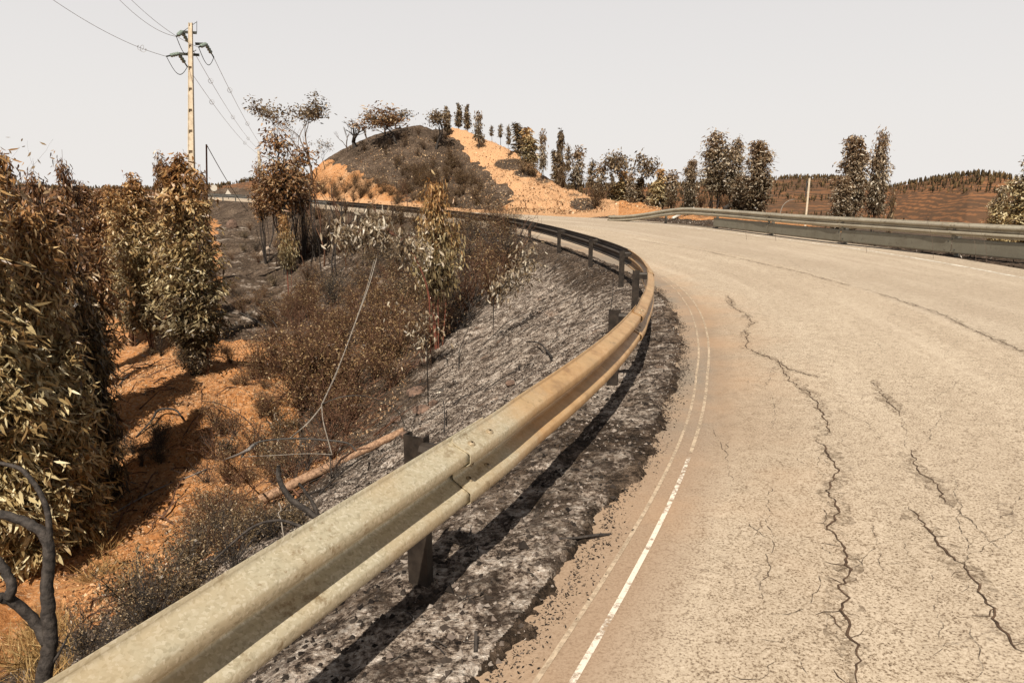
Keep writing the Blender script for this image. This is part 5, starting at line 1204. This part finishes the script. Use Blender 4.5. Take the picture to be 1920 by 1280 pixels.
rnd = R(103); n = 45000; a = rnd.uniform(-.64, -.12, n); r_ = 5 + 24 * rnd.rand(n) ** 1.1; x, y = np.sin(a) * r_, np.cos(a) * r_; S, O = to_so(x, y); k = (O < -4.9) & (fbm(x, y, .5, 3, 17) + rnd.normal(0, .25, n) > -.15)
cover('leaf_litter', x[k], y[k], rnd, .025, .075, .35, M['litter'], 'dry fallen leaves scattered over the orange soil', 'leaf litter', .12)
rnd = R(105); cx = rnd.normal(0, 1, 26); pts = [hit(rnd.uniform(-10, 120), rnd.uniform(1180, 1290)) for _ in range(12)] + [hit(rnd.uniform(150, 330), rnd.uniform(1000, 1120)) for _ in range(4)]
X = np.concatenate([p[0] + rnd.normal(0, .10, 110) for p in pts]); Y = np.concatenate([p[1] + rnd.normal(0, .10, 110) for p in pts])
cover('dry_grass', X, Y, rnd, .12, .34, .03, M['drygrass'], 'yellow dry grass tufts at the lower left', 'grass', .8)
x, y, rnd = scatter_so(9000, -2, 34, 7.35, 9.6, 107, 1.0)
cover('verge_debris', x, y, rnd, .02, .07, .4, M['stubble'], 'black and grey litter beneath the right guardrail', 'debris', .2)
# gravel and clods on the hill cut and the bank behind the right rail
rnd = R(109); n = 30000; b = rnd.uniform(-.29, .36, n); r_ = rnd.uniform(44, 86, n); x, y = np.sin(b) * r_, np.cos(b) * r_; S, O = to_so(x, y); k = O > 9.0
cover('hill_clods', x[k], y[k], rnd, .05, .16, .8, M['litter'], 'clods and stones strewn over the hill', 'rubble', .3)
# a few dry stalks in front of the right barrier
for k, (px, py, t) in enumerate([(1750, 492, 405), (1830, 498, 420), (1850, 500, 428), (1400, 452, 395), (1625, 478, 430), (1455, 455, 392)]):
    q = hit(px, py); r = ray(px - 14, t); D = math.hypot(q[0], q[1]) / math.hypot(r[0], r[1]); e = r * D
    free_tube('dry_stalk', [q, (q + e) / 2 + [.05, 0, .02], e], [.006, .004, .003], 'bark', 'thin dry stalk standing in front of the right guardrail', 'stalk', 3, 5, 'dry stalks before the right guardrail')

rnd = R(111); n = 9000; ss_ = rnd.uniform(-2, 14, n); oo = .46 + np.abs(rnd.normal(0, .07, n)) + .08 * fbm(ss_, ss_ * 0, 1.5, 3, 9); x, y = so_xy(ss_, oo)
S, O = to_so(x, y); zc = rz(S, O) + .002; P = np.stack([x, y, zc], 1); D = rnd.normal(0, 1, (n, 3)) * [1, 1, .3] + [0, 0, .15]; L = rnd.uniform(.004, .022, n)
V, Q, T, tone = leaves(P, D, L, L * .5, rnd, .5, True); tag(link('char_crumbs', mesh_np('char_crumbs', V, Q, M['stubble'], False, {'tone': tone * .75})), 'black crumbs of burnt grass strewn over the asphalt margin', 'debris', None, 'stuff')

def clods(name, x, y, rnd, smin, smax, mat, label, tonef):
    n = len(x); z = height(x, y); s_ = rnd.uniform(smin, smax, n) * rnd.uniform(.4, 1, n) ; b = np.array([(1,0,0),(0,1,0),(-1,0,0),(0,-1,0),(0,0,.8),(0,0,-.6)], float)
    V = (b[None] * rnd.uniform(.5, 1.25, (n, 6, 1)) + rnd.normal(0, .2, (n, 6, 3))) * s_[:, None, None]; a = rnd.uniform(0, 6.28, n); c_, d_ = np.cos(a)[:, None], np.sin(a)[:, None]
    X = V[..., 0] * c_ - V[..., 1] * d_; Y = V[..., 0] * d_ + V[..., 1] * c_; V = np.stack([X + x[:, None], Y + y[:, None], V[..., 2] + (z + s_ * .15)[:, None]], -1).reshape(-1, 3)
    T = np.array([(0,1,4),(1,2,4),(2,3,4),(3,0,4),(1,0,5),(2,1,5),(3,2,5),(0,3,5)]); T = (np.arange(n)[:, None, None] * 6 + T[None]).reshape(-1, 3)
    tag(link(name, mesh_np(name, V, None, mat, False, {'tone': np.repeat(np.clip(tonef(x, y, rnd), 0, 1), 6)}, T)), label, 'stones', None, 'stuff')
x, y, rnd = scatter_so(42000, -3, 22, -4.8, .5, 201)
clods('ash_clods', x, y, rnd, .006, .026, M['stubble'], 'small lumps of ash, char and gravel on the slope and verge', lambda x, y, r: np.minimum(.42 + .5 * fbm(x, y, 1.1, 3, 7) + r.normal(0, .25, len(x)), .86))
x, y, rnd = scatter_so(420, 0, 18, -4.8, .3, 203)
clods('charred_stones', x, y, rnd, .015, .038, M['stubble'], 'scattered dark stones on the ash', lambda x, y, r: r.uniform(0, .6, len(x)))
rnd = R(205); n = 34000; a = rnd.uniform(-.64, -.05, n); r_ = 5 + 22 * rnd.rand(n) ** 1.1; x, y = np.sin(a) * r_, np.cos(a) * r_; S, O = to_so(x, y); k = (O < -5.0 + fbm(x, y, .5, 3, 77)) & (fbm(x, y, .6, 3, 79) + rnd.normal(0, .2, n) > -.1) & ~((x > -4.5) & (y > 12))
clods('soil_clods', x[k], y[k], rnd, .012, .05, M['soil_clod'], 'stones and clods on the orange gully soil', lambda x, y, r: r.uniform(0, 1, len(x)))

def twigs(name, x, y, rnd, lmin, lmax, label, mat='char'):
    mb = MB(); z = height(x, y, False)
    for i in range(len(x)):
        L = rnd.uniform(lmin, lmax); an = rnd.uniform(0, 6.28); k = 4; t = np.linspace(0, 1, k); up = rnd.uniform(0, .35) * L
        px_ = x[i] + math.cos(an) * L * t + rnd.normal(0, .04 * L, k); py_ = y[i] + math.sin(an) * L * t + rnd.normal(0, .04 * L, k)
        pz = height(px_, py_, False) + .008 + up * np.sin(t * rnd.uniform(1, 3)); w = L * rnd.uniform(.012, .03) + .0015
        mb.tube(np.stack([px_, py_, pz], 1), np.linspace(w, w * .4, k), 4)
        if rnd.rand() < .4: mb.tube(np.array([(px_[1], py_[1], pz[1]), (px_[1] + rnd.normal(0, .2) * L, py_[1] + rnd.normal(0, .2) * L, pz[1] + .15 * L)]), [w * .7, w * .3], 3)
    tag(mb.obj(name, M[mat]), label, 'twigs', None, 'stuff')
x, y, rnd = scatter_so(380, 0, 22, -4.9, -.3, 301, 1.2); twigs('charred_twigs', x, y, rnd, .06, .4, 'charred twigs littering the ash slope')
x, y, rnd = scatter_so(90, -1, 14, -.2, .42, 303, 1.2); twigs('verge_twigs', x, y, rnd, .03, .12, 'small charred twigs on the verge')
rnd = R(305); n = 520; a = rnd.uniform(-.6, -.05, n); r_ = rnd.uniform(6, 24, n); x, y = np.sin(a) * r_, np.cos(a) * r_; S, O = to_so(x, y); k = O < -4.5
twigs('gully_twigs', x[k], y[k], rnd, .15, .9, 'dead sticks scattered over the gully floor', 'char_brown')
